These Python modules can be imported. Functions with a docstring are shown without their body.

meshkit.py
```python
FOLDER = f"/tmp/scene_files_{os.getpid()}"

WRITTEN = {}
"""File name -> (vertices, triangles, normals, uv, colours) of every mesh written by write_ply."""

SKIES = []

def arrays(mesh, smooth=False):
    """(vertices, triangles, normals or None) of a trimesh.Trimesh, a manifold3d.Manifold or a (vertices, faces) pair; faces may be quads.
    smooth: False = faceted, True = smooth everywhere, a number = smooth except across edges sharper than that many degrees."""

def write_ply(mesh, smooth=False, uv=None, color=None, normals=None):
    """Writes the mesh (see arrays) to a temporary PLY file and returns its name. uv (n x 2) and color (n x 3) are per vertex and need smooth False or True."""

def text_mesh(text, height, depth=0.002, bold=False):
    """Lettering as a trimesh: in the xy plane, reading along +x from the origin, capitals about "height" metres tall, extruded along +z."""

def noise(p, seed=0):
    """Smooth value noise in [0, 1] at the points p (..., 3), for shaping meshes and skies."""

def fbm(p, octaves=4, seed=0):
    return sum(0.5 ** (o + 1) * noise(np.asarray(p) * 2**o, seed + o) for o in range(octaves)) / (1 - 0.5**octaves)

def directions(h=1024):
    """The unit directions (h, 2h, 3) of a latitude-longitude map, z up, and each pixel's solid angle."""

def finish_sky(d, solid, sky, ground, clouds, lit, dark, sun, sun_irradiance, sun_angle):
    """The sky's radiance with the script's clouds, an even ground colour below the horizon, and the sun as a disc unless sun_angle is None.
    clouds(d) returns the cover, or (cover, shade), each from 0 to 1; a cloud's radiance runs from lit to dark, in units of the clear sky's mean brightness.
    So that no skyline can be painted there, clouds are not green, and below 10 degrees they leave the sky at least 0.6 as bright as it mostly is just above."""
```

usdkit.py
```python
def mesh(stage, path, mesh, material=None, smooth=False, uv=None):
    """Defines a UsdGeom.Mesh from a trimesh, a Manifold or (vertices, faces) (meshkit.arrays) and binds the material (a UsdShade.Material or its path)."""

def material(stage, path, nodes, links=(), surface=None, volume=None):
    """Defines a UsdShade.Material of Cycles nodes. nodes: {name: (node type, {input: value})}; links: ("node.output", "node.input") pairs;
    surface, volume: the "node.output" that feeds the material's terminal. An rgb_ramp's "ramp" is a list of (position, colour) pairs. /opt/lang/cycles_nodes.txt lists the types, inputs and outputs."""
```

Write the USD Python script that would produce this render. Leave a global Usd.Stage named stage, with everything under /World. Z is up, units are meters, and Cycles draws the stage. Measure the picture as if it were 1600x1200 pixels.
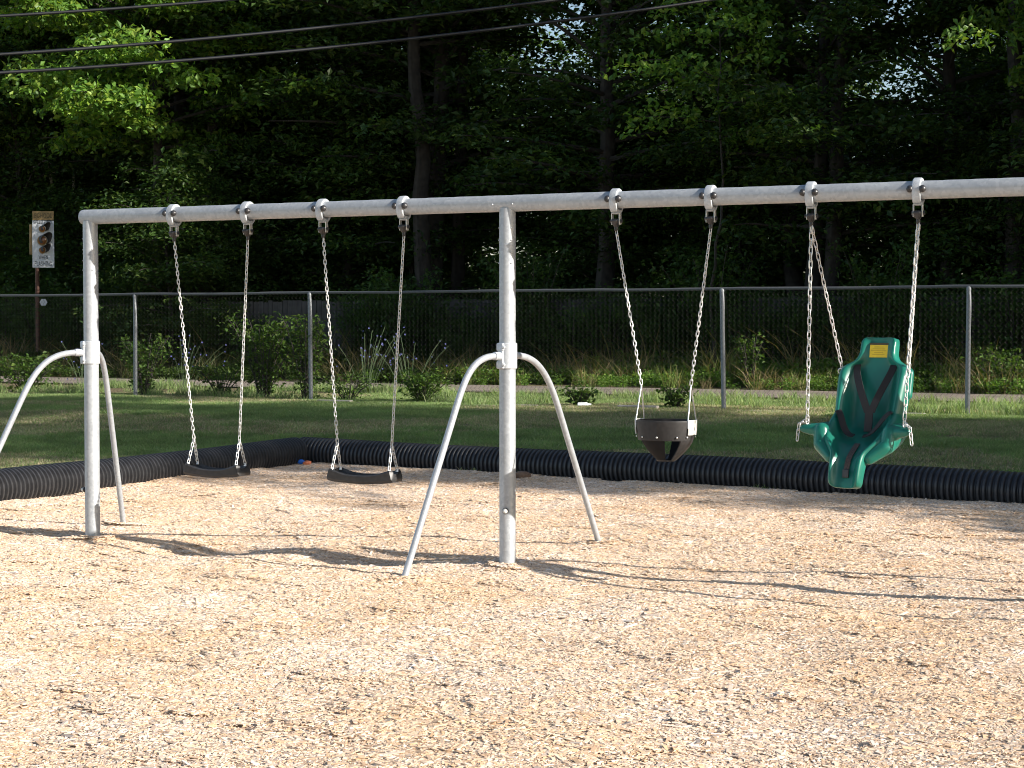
import math, random
import numpy as np, trimesh, usdkit, meshkit
import manifold3d as m3
from pxr import Usd, UsdGeom, UsdLux, UsdShade, Gf, Sdf, Vt

stage = Usd.Stage.CreateInMemory()
UsdGeom.SetStageUpAxis(stage, UsdGeom.Tokens.z)
UsdGeom.SetStageMetersPerUnit(stage, 1.0)
UsdGeom.Xform.Define(stage, '/World')
UsdGeom.Scope.Define(stage, '/World/Looks')
rng = np.random.default_rng(11)
random.seed(11)

# ------------------------------------------------------------------ camera, sky, sun, exposure
F = 2800.0; CAMZ = 1.593; PITCH = math.atan(92 / F)
cam = UsdGeom.Camera.Define(stage, '/World/camera')
cam.CreateHorizontalApertureAttr(36.0); cam.CreateVerticalApertureAttr(27.0)
cam.CreateFocalLengthAttr(36.0 * F / 1600)
cam.CreateClippingRangeAttr(Gf.Vec2f(0.1, 2000))
cam.AddTranslateOp().Set(Gf.Vec3d(0, 0, CAMZ))
cam.AddRotateXOp().Set(90 - math.degrees(PITCH))
cam.CreateExposureAttr(1.05)

SUN_AZ = math.radians(28.0); SUN_EL = math.radians(22.0)          # towards the sun: right and a little towards the camera
TOSUN = np.array([math.cos(SUN_EL) * math.cos(SUN_AZ), -math.cos(SUN_EL) * math.sin(SUN_AZ), math.sin(SUN_EL)])
SKY = usdkit.material(stage, '/World/Looks/sky_look', {
    's': ('sky_texture', {'sky_type': 'single_scattering', 'sun_disc': False, 'sun_elevation': SUN_EL,
                          'sun_rotation': math.atan2(TOSUN[0], TOSUN[1]), 'aerosol_density': 1.0}),
    'b': ('background_shader', {'strength': 0.078})}, [('s.color', 'b.color')], surface='b.background')
dome = UsdLux.DomeLight.Define(stage, '/World/sky')
UsdShade.MaterialBindingAPI.Apply(dome.GetPrim()).Bind(SKY)
dome.GetPrim().SetCustomDataByKey('kind', 'structure')
sun = UsdLux.DistantLight.Define(stage, '/World/sun')
sun.CreateIntensityAttr(1.25); sun.CreateAngleAttr(0.53); sun.CreateNormalizeAttr(True)
sun.CreateColorAttr(Gf.Vec3f(1.0, 0.93, 0.84))
q = Gf.Rotation(Gf.Vec3d(0, 0, 1), Gf.Vec3d(*map(float, TOSUN))).GetQuat()
sun.AddOrientOp().Set(Gf.Quatf(q))

# ------------------------------------------------------------------ helpers
def ray(px, py):
    f = np.array([0, math.cos(PITCH), -math.sin(PITCH)]); u = np.array([0, math.sin(PITCH), math.cos(PITCH)])
    d = f + (px - 800) / F * np.array([1.0, 0, 0]) - (py - 600) / F * u
    return d / d[1]
CAM = np.array([0, 0, CAMZ])
def at(px, py, D): return CAM + ray(px, py) * D
def gnd(px, py, z=0.0):
    d = ray(px, py); return CAM + d * ((z - CAMZ) / d[2])
US = np.array([math.cos(SUN_AZ), -math.sin(SUN_AZ)]); NS = np.array([math.sin(SUN_AZ), math.cos(SUN_AZ)])
def un(u, n): return US * u + NS * n

counts = {}
def path_for(name, parent):
    base = parent or '/World'
    k = counts.get((base, name), 0); counts[(base, name)] = k + 1
    return f'{base}/{name}' + (f'_{k:03d}' if k else '')
def data(p, label=None, cat=None, group=None, kind=None):
    for k, v in (('label', label), ('category', cat), ('group', group), ('kind', kind)):
        if v: p.SetCustomDataByKey(k, v)
def P(o): return str(o.GetPath()) if hasattr(o, 'GetPath') else o
def obj(name, mesh, mat, parent=None, smooth=False, col=None, **kw):
    path = path_for(name, P(parent) if parent is not None else None)
    m = usdkit.mesh(stage, path, mesh, mat, smooth=smooth)
    if col is not None:
        pv = UsdGeom.PrimvarsAPI(m).CreatePrimvar('tint', Sdf.ValueTypeNames.Color3fArray, 'vertex')
        pv.Set(Vt.Vec3fArray.FromNumpy(np.asarray(col, np.float32)))
    data(m.GetPrim(), **kw)
    return m.GetPrim()
def thing(name, label, cat, loc=(0, 0, 0), rotz=0, group=None, parent=None, scale=None):
    x = UsdGeom.Xform.Define(stage, path_for(name, P(parent) if parent is not None else None))
    x.AddTranslateOp().Set(Gf.Vec3d(*map(float, loc))); x.AddRotateZOp().Set(float(rotz))
    x.AddScaleOp().Set(Gf.Vec3f(*(scale or (1, 1, 1))))
    data(x.GetPrim(), label, cat, group)
    return x.GetPrim()
def part(name, parent):
    return UsdGeom.Xform.Define(stage, path_for(name, P(parent))).GetPrim()
def dup(root, name, label, cat, loc, rotz, group=None, scale=None):
    r = thing(name, label, cat, loc, rotz, group, scale=scale)
    r.GetReferences().AddInternalReference(root.GetPath()); r.SetInstanceable(True)
    return r
def cat_meshes(ms): return trimesh.util.concatenate([tm(m) for m in ms])
def tm(m):
    if isinstance(m, trimesh.Trimesh): return m
    v, f, _ = meshkit.arrays(m); return trimesh.Trimesh(v, f, process=False)
def tube(pts, r, sides=12, closed=False, cap=True):
    p = np.asarray(pts, float); n = len(p); r = np.broadcast_to(r, (n,))
    t = np.roll(p, -1, 0) - np.roll(p, 1, 0) if closed else np.gradient(p, axis=0)
    t /= np.linalg.norm(t, axis=1, keepdims=True) + 1e-12
    a = np.cross(t[0], [0, 0, 1.0] if abs(t[0][2]) < 0.9 else [1.0, 0, 0]); a /= np.linalg.norm(a)
    A = []
    for i in range(n):
        a = a - t[i] * (a @ t[i]); a /= np.linalg.norm(a); A.append(a)
    A = np.array(A); B = np.cross(t, A); ang = np.arange(sides) * 2 * np.pi / sides
    v = p[:, None] + r[:, None, None] * (np.cos(ang)[None, :, None] * A[:, None] + np.sin(ang)[None, :, None] * B[:, None])
    i, j = np.meshgrid(np.arange(n if closed else n - 1), np.arange(sides), indexing='ij'); i2 = (i + 1) % n; j2 = (j + 1) % sides
    quads = np.stack([i * sides + j, i * sides + j2, i2 * sides + j2, i2 * sides + j], -1).reshape(-1, 4)
    f = np.vstack([quads[:, [0, 1, 2]], quads[:, [0, 2, 3]]]); v = v.reshape(-1, 3)
    if cap and not closed:
        k = len(v); v = np.vstack([v, p[0], p[-1]]); jj = np.arange(sides)
        f = np.vstack([f, np.stack([np.full(sides, k), (jj + 1) % sides, jj], 1), np.stack([np.full(sides, k + 1), (n - 1) * sides + jj, (n - 1) * sides + (jj + 1) % sides], 1)])
    return trimesh.Trimesh(v, f, process=False)
def hull(pts, rad, seg=12):
    rad = np.broadcast_to(rad, (len(pts),))
    return m3.Manifold.batch_hull([m3.Manifold.sphere(float(r), seg).translate([float(c) for c in p]) for p, r in zip(pts, rad)])
def box(size, c, ax=None, bev=0.0):
    """box with axes ax (3x3 rows), optional rounded edges"""
    s = np.asarray(size, float) / 2
    if bev:
        m = tm(hull([np.array(k) * (s - bev) for k in np.ndindex(2, 2, 2) for k in [[2 * q - 1 for q in k]]], bev, 8))
    else:
        m = trimesh.creation.box(s * 2)
    v = np.array(m.vertices)
    if ax is not None: v = v @ np.asarray(ax)
    return trimesh.Trimesh(v + np.asarray(c, float), m.faces, process=False)
def frame_from(z, x=(1, 0, 0)):
    z = np.asarray(z, float); z = z / np.linalg.norm(z); x = np.asarray(x, float); x = x - z * (x @ z); x /= np.linalg.norm(x)
    return np.array([x, np.cross(z, x), z])
def bez(p0, p1, p2, p3, n=16):
    t = np.linspace(0, 1, n)[:, None]
    return (1 - t) ** 3 * p0 + 3 * (1 - t) ** 2 * t * p1 + 3 * (1 - t) * t ** 2 * p2 + t ** 3 * p3
def sstep(a, b, x):
    t = np.clip((np.asarray(x, float) - a) / (b - a), 0, 1); return t * t * (3 - 2 * t)

# ------------------------------------------------------------------ materials
L = '/World/Looks/'
def simple(name, col, rough=0.6, metallic=0.0, spec=0.5, nscale=20.0, var=0.25, bump=0.0, bscale=60.0, coord='object', dist=0.002):
    c = np.array(col, float)
    nodes = {'tc': ('texture_coordinate', {}), 'n': ('noise_texture', {'scale': nscale, 'detail': 5.0}),
             'r': ('rgb_ramp', {'ramp': [(0.3, tuple(c * (1 - var))), (0.7, tuple(np.minimum(c * (1 + var), 0.95)))]}),
             'p': ('principled_bsdf', {'roughness': rough, 'metallic': metallic, 'specular_ior_level': spec})}
    links = [('tc.object', 'n.vector'), ('n.fac', 'r.fac'), ('r.color', 'p.base_color')]
    if bump:
        nodes['n2'] = ('noise_texture', {'scale': bscale, 'detail': 4.0}); nodes['b'] = ('bump', {'strength': bump, 'distance': dist})
        links += [('tc.object', 'n2.vector'), ('n2.fac', 'b.height'), ('b.normal', 'p.normal')]
    return usdkit.material(stage, L + name, nodes, links, surface='p.BSDF')
def tinted(name, rough=0.7, transl=0.0, spec=0.3, gain=(1, 1, 1), nscale=0.6, lo=0.75, hi=1.2):
    """colour from the per-piece primvar 'tint', with broad natural variation"""
    nodes = {'a': ('attribute', {'attribute': 'tint'}), 'g': ('geometry', {}), 'n': ('noise_texture', {'scale': nscale, 'detail': 3.0}),
             'r': ('rgb_ramp', {'ramp': [(0.3, lo if np.ndim(lo) else (lo,) * 3), (0.7, hi if np.ndim(hi) else (hi,) * 3)]}),
             'm': ('mix_color', {'blend_type': 'multiply', 'fac': 1.0, 'use_clamp': False}),
             'g2': ('mix_color', {'blend_type': 'multiply', 'fac': 1.0, 'b': gain}),
             'p': ('principled_bsdf', {'roughness': rough, 'specular_ior_level': spec})}
    links = [('g.position', 'n.vector'), ('n.fac', 'r.fac'), ('a.color', 'm.a'), ('r.color', 'm.b'), ('m.result', 'g2.a'), ('g2.result', 'p.base_color')]
    surf = 'p.BSDF'
    if transl:
        nodes['t'] = ('translucent_bsdf', {}); nodes['x'] = ('mix_closure', {'fac': transl})
        nodes['tg'] = ('mix_color', {'blend_type': 'multiply', 'fac': 1.0, 'b': (1.5, 1.6, 0.6), 'use_clamp': False})
        links += [('g2.result', 'tg.a'), ('tg.result', 't.color'), ('p.BSDF', 'x.closure1'), ('t.BSDF', 'x.closure2')]; surf = 'x.closure'
    return usdkit.material(stage, L + name, nodes, links, surface=surf)

def galvanized(name, base=0.5, rough=0.42, metal=0.3):
    nodes = {'tc': ('texture_coordinate', {}), 'v': ('voronoi_texture', {'scale': 55.0}), 'n': ('noise_texture', {'scale': 6.0, 'detail': 6.0}),
             'n2': ('noise_texture', {'scale': 90.0, 'detail': 3.0}),
             'm': ('mix_float', {'fac': 0.45}), 'bw': ('rgb_to_bw', {}),
             'r': ('rgb_ramp', {'ramp': [(0.25, (base * 0.80, base * 0.86, base * 0.92)), (0.75, (base * 1.04, base * 1.10, base * 1.15))]}),
             'rr': ('map_range', {'from_min': 0.2, 'from_max': 0.8, 'to_min': rough - 0.1, 'to_max': rough + 0.14}),
             'b': ('bump', {'strength': 0.15, 'distance': 0.001}),
             'p': ('principled_bsdf', {'metallic': metal})}
    links = [('tc.object', 'v.vector'), ('tc.object', 'n.vector'), ('tc.object', 'n2.vector'), ('v.color', 'bw.color'), ('bw.val', 'm.a'), ('n.fac', 'm.b'), ('m.result', 'r.fac'),
             ('r.color', 'p.base_color'), ('n.fac', 'rr.value'), ('rr.result', 'p.roughness'), ('n2.fac', 'b.height'), ('b.normal', 'p.normal')]
    return usdkit.material(stage, L + name, nodes, links, surface='p.BSDF')

M = {}
M['galv'] = galvanized('galvanized_pipe', 0.40)
M['cast'] = galvanized('cast_clamp', 0.48, 0.5, 0.25)
M['chain'] = simple('chain_zinc', (0.62, 0.62, 0.60), 0.35, 0.6, nscale=60, var=0.2)
M['fencemetal'] = galvanized('fence_pipe', 0.22, 0.6, 0.3)
M['fencerail'] = galvanized('fence_rail_pipe', 0.09, 0.65, 0.2)  # darker copy of the post metal, shade put into the rail colour
M['wire'] = simple('fence_wire', (0.045, 0.045, 0.043), 0.6, 0.4, nscale=3, var=0.3)
M['blackplastic'] = simple('black_plastic', (0.026, 0.026, 0.028), 0.36, nscale=15, var=0.3, spec=0.5)
M['rubber'] = simple('black_rubber', (0.028, 0.028, 0.029), 0.45, nscale=40, var=0.3, bump=0.3, bscale=250, dist=0.0005)
M['bucketrubber'] = simple('bucket_rubber', (0.022, 0.021, 0.021), 0.55, spec=0.35, nscale=40, var=0.25, bump=0.4, bscale=300, dist=0.0005)
M['bucketpanel'] = simple('bucket_panel', (0.007, 0.007, 0.0075), 0.65, spec=0.2, nscale=40, var=0.3)  # near black: shade of the bucket interior put into the panel colour
M['plate'] = simple('bucket_plate', (0.62, 0.62, 0.58), 0.5, 0.1, nscale=30, var=0.12)
M['greenplastic'] = simple('green_plastic', (0.008, 0.128, 0.092), 0.30, nscale=6, var=0.2, bump=0.12, bscale=420, dist=0.0006)
M['webbing'] = simple('black_webbing', (0.016, 0.014, 0.014), 0.8, nscale=200, var=0.4, bump=0.6, bscale=500, dist=0.0005)
M['buckle'] = simple('brown_webbing', (0.075, 0.055, 0.045), 0.7, nscale=120, var=0.4)
M['yellow'] = simple('label_yellow', (0.72, 0.52, 0.02), 0.5, nscale=40, var=0.06)
M['print'] = simple('label_print', (0.06, 0.05, 0.02), 0.6, nscale=40, var=0.05)
M['labelline'] = simple('label_fine_print', (0.45, 0.31, 0.02), 0.6, nscale=40, var=0.05)
M['cable'] = simple('cable_sheath', (0.005, 0.006, 0.008), 0.5, nscale=8, var=0.3, spec=0.35)
M['signwhite'] = simple('sign_white', (0.6, 0.63, 0.68), 0.45, nscale=6, var=0.08)
M['signyellow'] = simple('sign_yellow', (0.24, 0.16, 0.06), 0.5, nscale=8, var=0.2)
M['signblack'] = simple('sign_black', (0.02, 0.02, 0.02), 0.5, nscale=10, var=0.2)
M['amber'] = simple('amber_lens', (0.20, 0.07, 0.015), 0.25, nscale=8, var=0.1)
M['rust'] = simple('rusty_post', (0.10, 0.05, 0.035), 0.85, nscale=14, var=0.5, bump=0.4)
M['board'] = simple('weathered_board', (0.05, 0.048, 0.047), 0.9, nscale=5, var=0.35, bump=0.3)
M['bark'] = simple('tree_bark', (0.034, 0.029, 0.025), 0.95, nscale=7, var=0.45, bump=0.8, bscale=22, dist=0.02)
M['birch'] = simple('birch_bark', (0.55, 0.52, 0.45), 0.8, nscale=9, var=0.35, bump=0.3)
M['siding'] = simple('house_siding', (0.62, 0.62, 0.60), 0.7, nscale=2, var=0.06)
M['roof'] = simple('house_roof', (0.10, 0.09, 0.085), 0.9, nscale=9, var=0.3)
M['pane'] = simple('window_pane', (0.03, 0.04, 0.05), 0.1, nscale=2, var=0.1)
M['trim'] = simple('house_trim', (0.7, 0.7, 0.68), 0.6, nscale=3, var=0.05)
M['litter'] = simple('litter_white', (0.75, 0.77, 0.78), 0.35, nscale=30, var=0.1)
M['litterblue'] = simple('litter_blue', (0.03, 0.16, 0.6), 0.4, nscale=30, var=0.1)
M['litterorange'] = simple('litter_orange', (0.6, 0.18, 0.08), 0.5, nscale=30, var=0.2)
M['deadwood'] = simple('dead_wood', (0.16, 0.10, 0.065), 0.9, nscale=20, var=0.4, bump=0.6, bscale=60, dist=0.004)
M['concrete'] = simple('edging_concrete', (0.33, 0.30, 0.26), 0.9, nscale=8, var=0.25, bump=0.3)
M['leaf'] = tinted('maple_leaf', 0.5, 0.38, 0.35, nscale=0.35, lo=0.7, hi=1.25)
M['weed'] = tinted('weed_leaf', 0.6, 0.35, 0.3, nscale=1.5, lo=0.8, hi=1.2)
M['grass'] = tinted('grass_blade', 0.65, 0.35, 0.25, nscale=1.1, lo=0.75, hi=1.3)
M['chip'] = tinted('wood_chip', 0.9, 0.0, 0.15, nscale=0.8, lo=(1.0, 0.95, 0.89), hi=(1.09, 1.14, 1.24))
M['asphalt'] = simple('road_asphalt', (0.20, 0.165, 0.135), 0.9, nscale=1.5, var=0.25, bump=0.5, bscale=120, dist=0.004)
def ground_mat(name, ramp, s1, s2, bump, bscale, dist):
    return usdkit.material(stage, L + name, {
        'g': ('geometry', {}), 'n': ('noise_texture', {'scale': s1, 'detail': 6.0, 'roughness': 0.65}), 'n2': ('noise_texture', {'scale': s2, 'detail': 4.0}),
        'm': ('mix_float', {'fac': 0.5}), 'r': ('rgb_ramp', {'ramp': ramp}), 'b': ('bump', {'strength': bump, 'distance': dist}),
        'n3': ('noise_texture', {'scale': bscale, 'detail': 3.0}), 'p': ('principled_bsdf', {'roughness': 0.95, 'specular_ior_level': 0.1})},
        [('g.position', 'n.vector'), ('g.position', 'n2.vector'), ('g.position', 'n3.vector'), ('n.fac', 'm.a'), ('n2.fac', 'm.b'), ('m.result', 'r.fac'),
         ('r.color', 'p.base_color'), ('n3.fac', 'b.height'), ('b.normal', 'p.normal')], surface='p.BSDF')
M['soil'] = ground_mat('lawn_soil', [(0.3, (0.11, 0.11, 0.05)), (0.5, (0.17, 0.14, 0.08)), (0.7, (0.25, 0.19, 0.12))], 0.8, 30.0, 0.8, 60.0, 0.02)
M['chipbed'] = ground_mat('chip_bed', [(0.3, (0.36, 0.26, 0.19)), (0.5, (0.48, 0.36, 0.26)), (0.7, (0.56, 0.44, 0.33))], 9.0, 70.0, 1.0, 70.0, 0.01)

# ------------------------------------------------------------------ terrain
corner = gnd(475, 722)[:2]; pl_ = gnd(0, 783)[:2]; pr_ = gnd(1600, 786)[:2]
dl = (pl_ - corner) / np.linalg.norm(pl_ - corner); dr = (pr_ - corner) / np.linalg.norm(pr_ - corner)
PR = 0.178                                                        # border pipe radius
def side(p, a, d): return (p[..., 0] - a[0]) * d[1] - (p[..., 1] - a[1]) * d[0]
def in_chips(p, pad=0.0):
    p = np.asarray(p, float)
    return (side(p, corner, dr) > pad) & (side(p, corner, dl) < -pad)
def terrain(p):
    p = np.asarray(p, float); n = p[..., 0] * NS[0] + p[..., 1] * NS[1]
    return 0.27 * sstep(15.5, 25.5, n) + 0.25 * sstep(36, 39, n)
POSTB = [gnd(145, 845), gnd(793, 887)]
LEGB = [gnd(630, 909), gnd(937, 852), gnd(193, 811, .05)]
def chips_h(p):
    p = np.asarray(p, float); q3 = np.stack([p[..., 0] * 0.9, p[..., 1] * 0.9, np.zeros(p.shape[:-1])], -1)
    h = 0.085 * (meshkit.fbm(q3, 3, 5) - 0.5) + 0.018 * (meshkit.fbm(q3 * 4.2, 2, 9) - 0.5)
    for s, c, dpt in DIPS:
        h = h - dpt * np.exp(-(((p[..., 0] - s[0]) ** 2 + (p[..., 1] - s[1]) ** 2) / c ** 2))
    for s in (POSTB[0], POSTB[1]):                                   # the bed is level round each post
        w = np.exp(-(((p[..., 0] - s[0]) ** 2 + (p[..., 1] - s[1]) ** 2) / 0.5 ** 2)); h = h * (1 - w) + .028 * np.exp(-(((p[..., 0] - s[0]) ** 2 + (p[..., 1] - s[1]) ** 2) / 0.17 ** 2))
    for s in LEGB: h = h + .022 * np.exp(-(((p[..., 0] - s[0]) ** 2 + (p[..., 1] - s[1]) ** 2) / 0.12 ** 2))
    e1, e2 = side(p, corner, dr), -side(p, corner, dl)                  # chips heaped against the pipes
    return h + .03 * np.exp(-np.clip(np.minimum(e1, e2), 0, 9) / .22)
RA, RB = POSTB[0].copy(), POSTB[1].copy()
RZ = 0.5 * (at(145, 339, RA[1])[2] + at(793, 318, RB[1])[2])
RDIR = (RB - RA); RDIR[2] = 0; BAY = np.linalg.norm(RDIR); RDIR /= BAY
QDIR = np.array([-RDIR[1], RDIR[0], 0.0])                            # away from the camera
UP = np.array([0, 0, 1.0])
def rail_pt(px):
    d = ray(px, 300); k = d[0] / d[1]                                # X = k * D
    s = (k * RA[1] - RA[0]) / (RDIR[0] - k * RDIR[1])
    p = RA + RDIR * s; p[2] = RZ; return p
DIPS = [(rail_pt(329), 0.5, 0.09), (rail_pt(568), 0.5, 0.09), (rail_pt(1037), 0.6, 0.03), (rail_pt(1351), 0.7, 0.04)]

def grid_sheet(xs, ys, zf, keep=None):
    X, Y = np.meshgrid(xs, ys); pts = np.stack([X, Y], -1); Z = zf(pts)
    v = np.stack([X, Y, Z], -1).reshape(-1, 3); w = len(xs)
    i, j = np.meshgrid(np.arange(len(ys) - 1), np.arange(w - 1), indexing='ij')
    qd = np.stack([i * w + j, i * w + j + 1, (i + 1) * w + j + 1, (i + 1) * w + j], -1)
    if keep is not None:
        k = keep(pts); ok = k[:-1, :-1] & k[1:, :-1] & k[:-1, 1:] & k[1:, 1:]; qd = qd[ok]
    qd = qd.reshape(-1, 4); f = np.vstack([qd[:, [0, 1, 2]], qd[:, [0, 2, 3]]])
    used = np.unique(f); remap = np.full(len(v), -1); remap[used] = np.arange(len(used))
    return v[used], remap[f]
xs = np.concatenate([np.linspace(-300, -40, 14), np.linspace(-36, 36, 145), np.linspace(40, 300, 14)])
ys = np.concatenate([np.linspace(-60, -2, 12), np.linspace(0, 60, 121), np.linspace(65, 400, 16)])
def lawn_z(p):
    c = in_chips(p, 0.05)
    q3 = np.stack([p[..., 0] * .4, p[..., 1] * .4, np.zeros(p.shape[:-1])], -1)
    return np.where(c, -0.35, terrain(p) + 0.05 * (meshkit.fbm(q3, 2, 3) - 0.5))
obj('lawn', grid_sheet(xs, ys, lawn_z), M['soil'], smooth=True, kind='structure', label='shaded mown lawn between the playground border and the fence')
xs = np.concatenate([np.linspace(-18, -6.9, 30), np.arange(-6.5, 7.0, 0.07), np.linspace(7.4, 22, 36)])
ys = np.concatenate([np.linspace(-10, 5.2, 30), np.arange(5.5, 22.0, 0.07)])
obj('wood_chip_bed', grid_sheet(xs, ys, lambda p: chips_h(p) - 0.004, lambda p: in_chips(p, 0.03)), M['chipbed'], smooth=True, kind='structure', label='wood chip surface under the swings')
# road beyond the fence, in strips along the sun direction
def strip(n0, n1, u0, u1, dz, du=1.0):
    us = np.arange(u0, u1 + du, du); ns = np.linspace(n0, n1, 6)
    Uu, Nn = np.meshgrid(us, ns); p = Uu[..., None] * US + Nn[..., None] * NS; z = terrain(p) + dz
    v = np.concatenate([p, z[..., None]], -1).reshape(-1, 3); w = len(us)
    i, j = np.meshgrid(np.arange(len(ns) - 1), np.arange(w - 1), indexing='ij')
    qd = np.stack([i * w + j, i * w + j + 1, (i + 1) * w + j + 1, (i + 1) * w + j], -1).reshape(-1, 4)[:, ::-1]
    return v, np.vstack([qd[:, [0, 1, 2]], qd[:, [0, 2, 3]]])
def face_up(m):
    m = tm(m)
    if m.face_normals[:, 2].mean() < 0: m.invert()
    return m
obj('road', face_up(strip(30.5, 33.9, -90, 70, 0.03)), M['asphalt'], smooth=True, kind='structure', label='grey road running behind the chain link fence')

# ------------------------------------------------------------------ scatter of chips and grass
def instancer(name, protos, mat, pos, yaw, idx, scale, normal=None, label=None, kind='stuff', cat=None):
    path = path_for(name, None)
    pi = UsdGeom.PointInstancer.Define(stage, path)
    rel = pi.CreatePrototypesRel()
    for k, (mesh, col) in enumerate(protos):
        pr = obj('piece', mesh, mat, path, col=col); rel.AddTarget(pr.GetPath())
    pi.CreateProtoIndicesAttr(Vt.IntArray.FromNumpy(np.asarray(idx, np.int32)))
    pi.CreatePositionsAttr(Vt.Vec3fArray.FromNumpy(np.asarray(pos, np.float32)))
    qz = np.stack([np.cos(yaw / 2), 0 * yaw, 0 * yaw, np.sin(yaw / 2)], 1)
    if normal is not None:
        ax = np.stack([-normal[:, 1], normal[:, 0], 0 * yaw], 1); s = np.linalg.norm(ax, axis=1) + 1e-9; an = np.arcsin(np.clip(s, 0, 1))
        qt = np.concatenate([np.cos(an / 2)[:, None], ax / s[:, None] * np.sin(an / 2)[:, None]], 1)
        w1, v1, w2, v2 = qt[:, :1], qt[:, 1:], qz[:, :1], qz[:, 1:]
        qz = np.concatenate([w1 * w2 - (v1 * v2).sum(1, keepdims=True), w1 * v2 + w2 * v1 + np.cross(v1, v2)], 1)
    pi.CreateOrientationsAttr(Vt.QuathArray([Gf.Quath(float(a), float(b), float(c), float(d)) for a, b, c, d in qz]))
    sc = np.asarray(scale, np.float32); sc = np.repeat(sc[:, None], 3, 1) if sc.ndim == 1 else sc
    pi.CreateScalesAttr(Vt.Vec3fArray.FromNumpy(sc))
    data(pi.GetPrim(), label, cat, None, kind)
    return pi
CHIPCOL = np.array([(.60, .455, .325), (.655, .525, .395), (.53, .375, .25), (.58, .40, .245), (.45, .375, .31), (.35, .26, .19), (.74, .64, .52), (.25, .19, .145)])
CHIPP = np.array([.27, .22, .17, .10, .09, .05, .08, .02])
def chip_cluster(n, R, r):
    V, Fc, C = [], [], []
    bx = np.array([(x, y, z) for x in (-.5, .5) for y in (-.5, .5) for z in (-.5, .5)])
    bf = trimesh.creation.box((1, 1, 1)); bv = np.array(bf.vertices); ff = np.array(bf.faces)
    for k in range(n):
        l = r.lognormal(math.log(.0172), .55); w = min(l * r.uniform(.22, .6), .015); t = r.uniform(.0012, .0035)
        v = bv * (l, w, t); v[:, 1] *= 1 - .5 * (v[:, 0] > 0) * r.random(); v[:, 2] += r.normal(0, .12) * l * (v[:, 0] / l) ** 2
        yaw, tl, rl = r.uniform(0, 6.28), r.normal(0, .11), r.normal(0, .14)
        Rm = trimesh.transformations.euler_matrix(rl, tl, yaw)[:3, :3]
        rr = R * math.sqrt(r.random()); a = r.uniform(0, 6.28)
        v = v @ Rm.T + (rr * math.cos(a), rr * math.sin(a), r.uniform(.0, .006))
        V.append(v); Fc.append(ff + 8 * k); c = CHIPCOL[r.choice(8, p=CHIPP)] * r.uniform(.88, 1.1); C.append(np.repeat(c[None], 8, 0))
    return (np.vstack(V), np.vstack(Fc)), np.clip(np.vstack(C), 0, .92)
r1 = np.random.default_rng(3)
protos = [chip_cluster(820, .16, r1) for _ in range(10)]
pts = []
step = .14
for D in np.arange(5.9, 22.0, step):
    hw = .32 * D + .4
    for X in np.arange(-hw, hw, step): pts.append((X + r1.uniform(-.09, .09), D + r1.uniform(-.09, .09)))
pts = np.array(pts); pts = pts[in_chips(pts, .2)]
e = .06; gx = (chips_h(pts + (e, 0)) - chips_h(pts - (e, 0))) / (2 * e); gy = (chips_h(pts + (0, e)) - chips_h(pts - (0, e))) / (2 * e)
nrm = np.stack([-gx, -gy, np.ones(len(pts))], 1); nrm /= np.linalg.norm(nrm, axis=1, keepdims=True)
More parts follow.
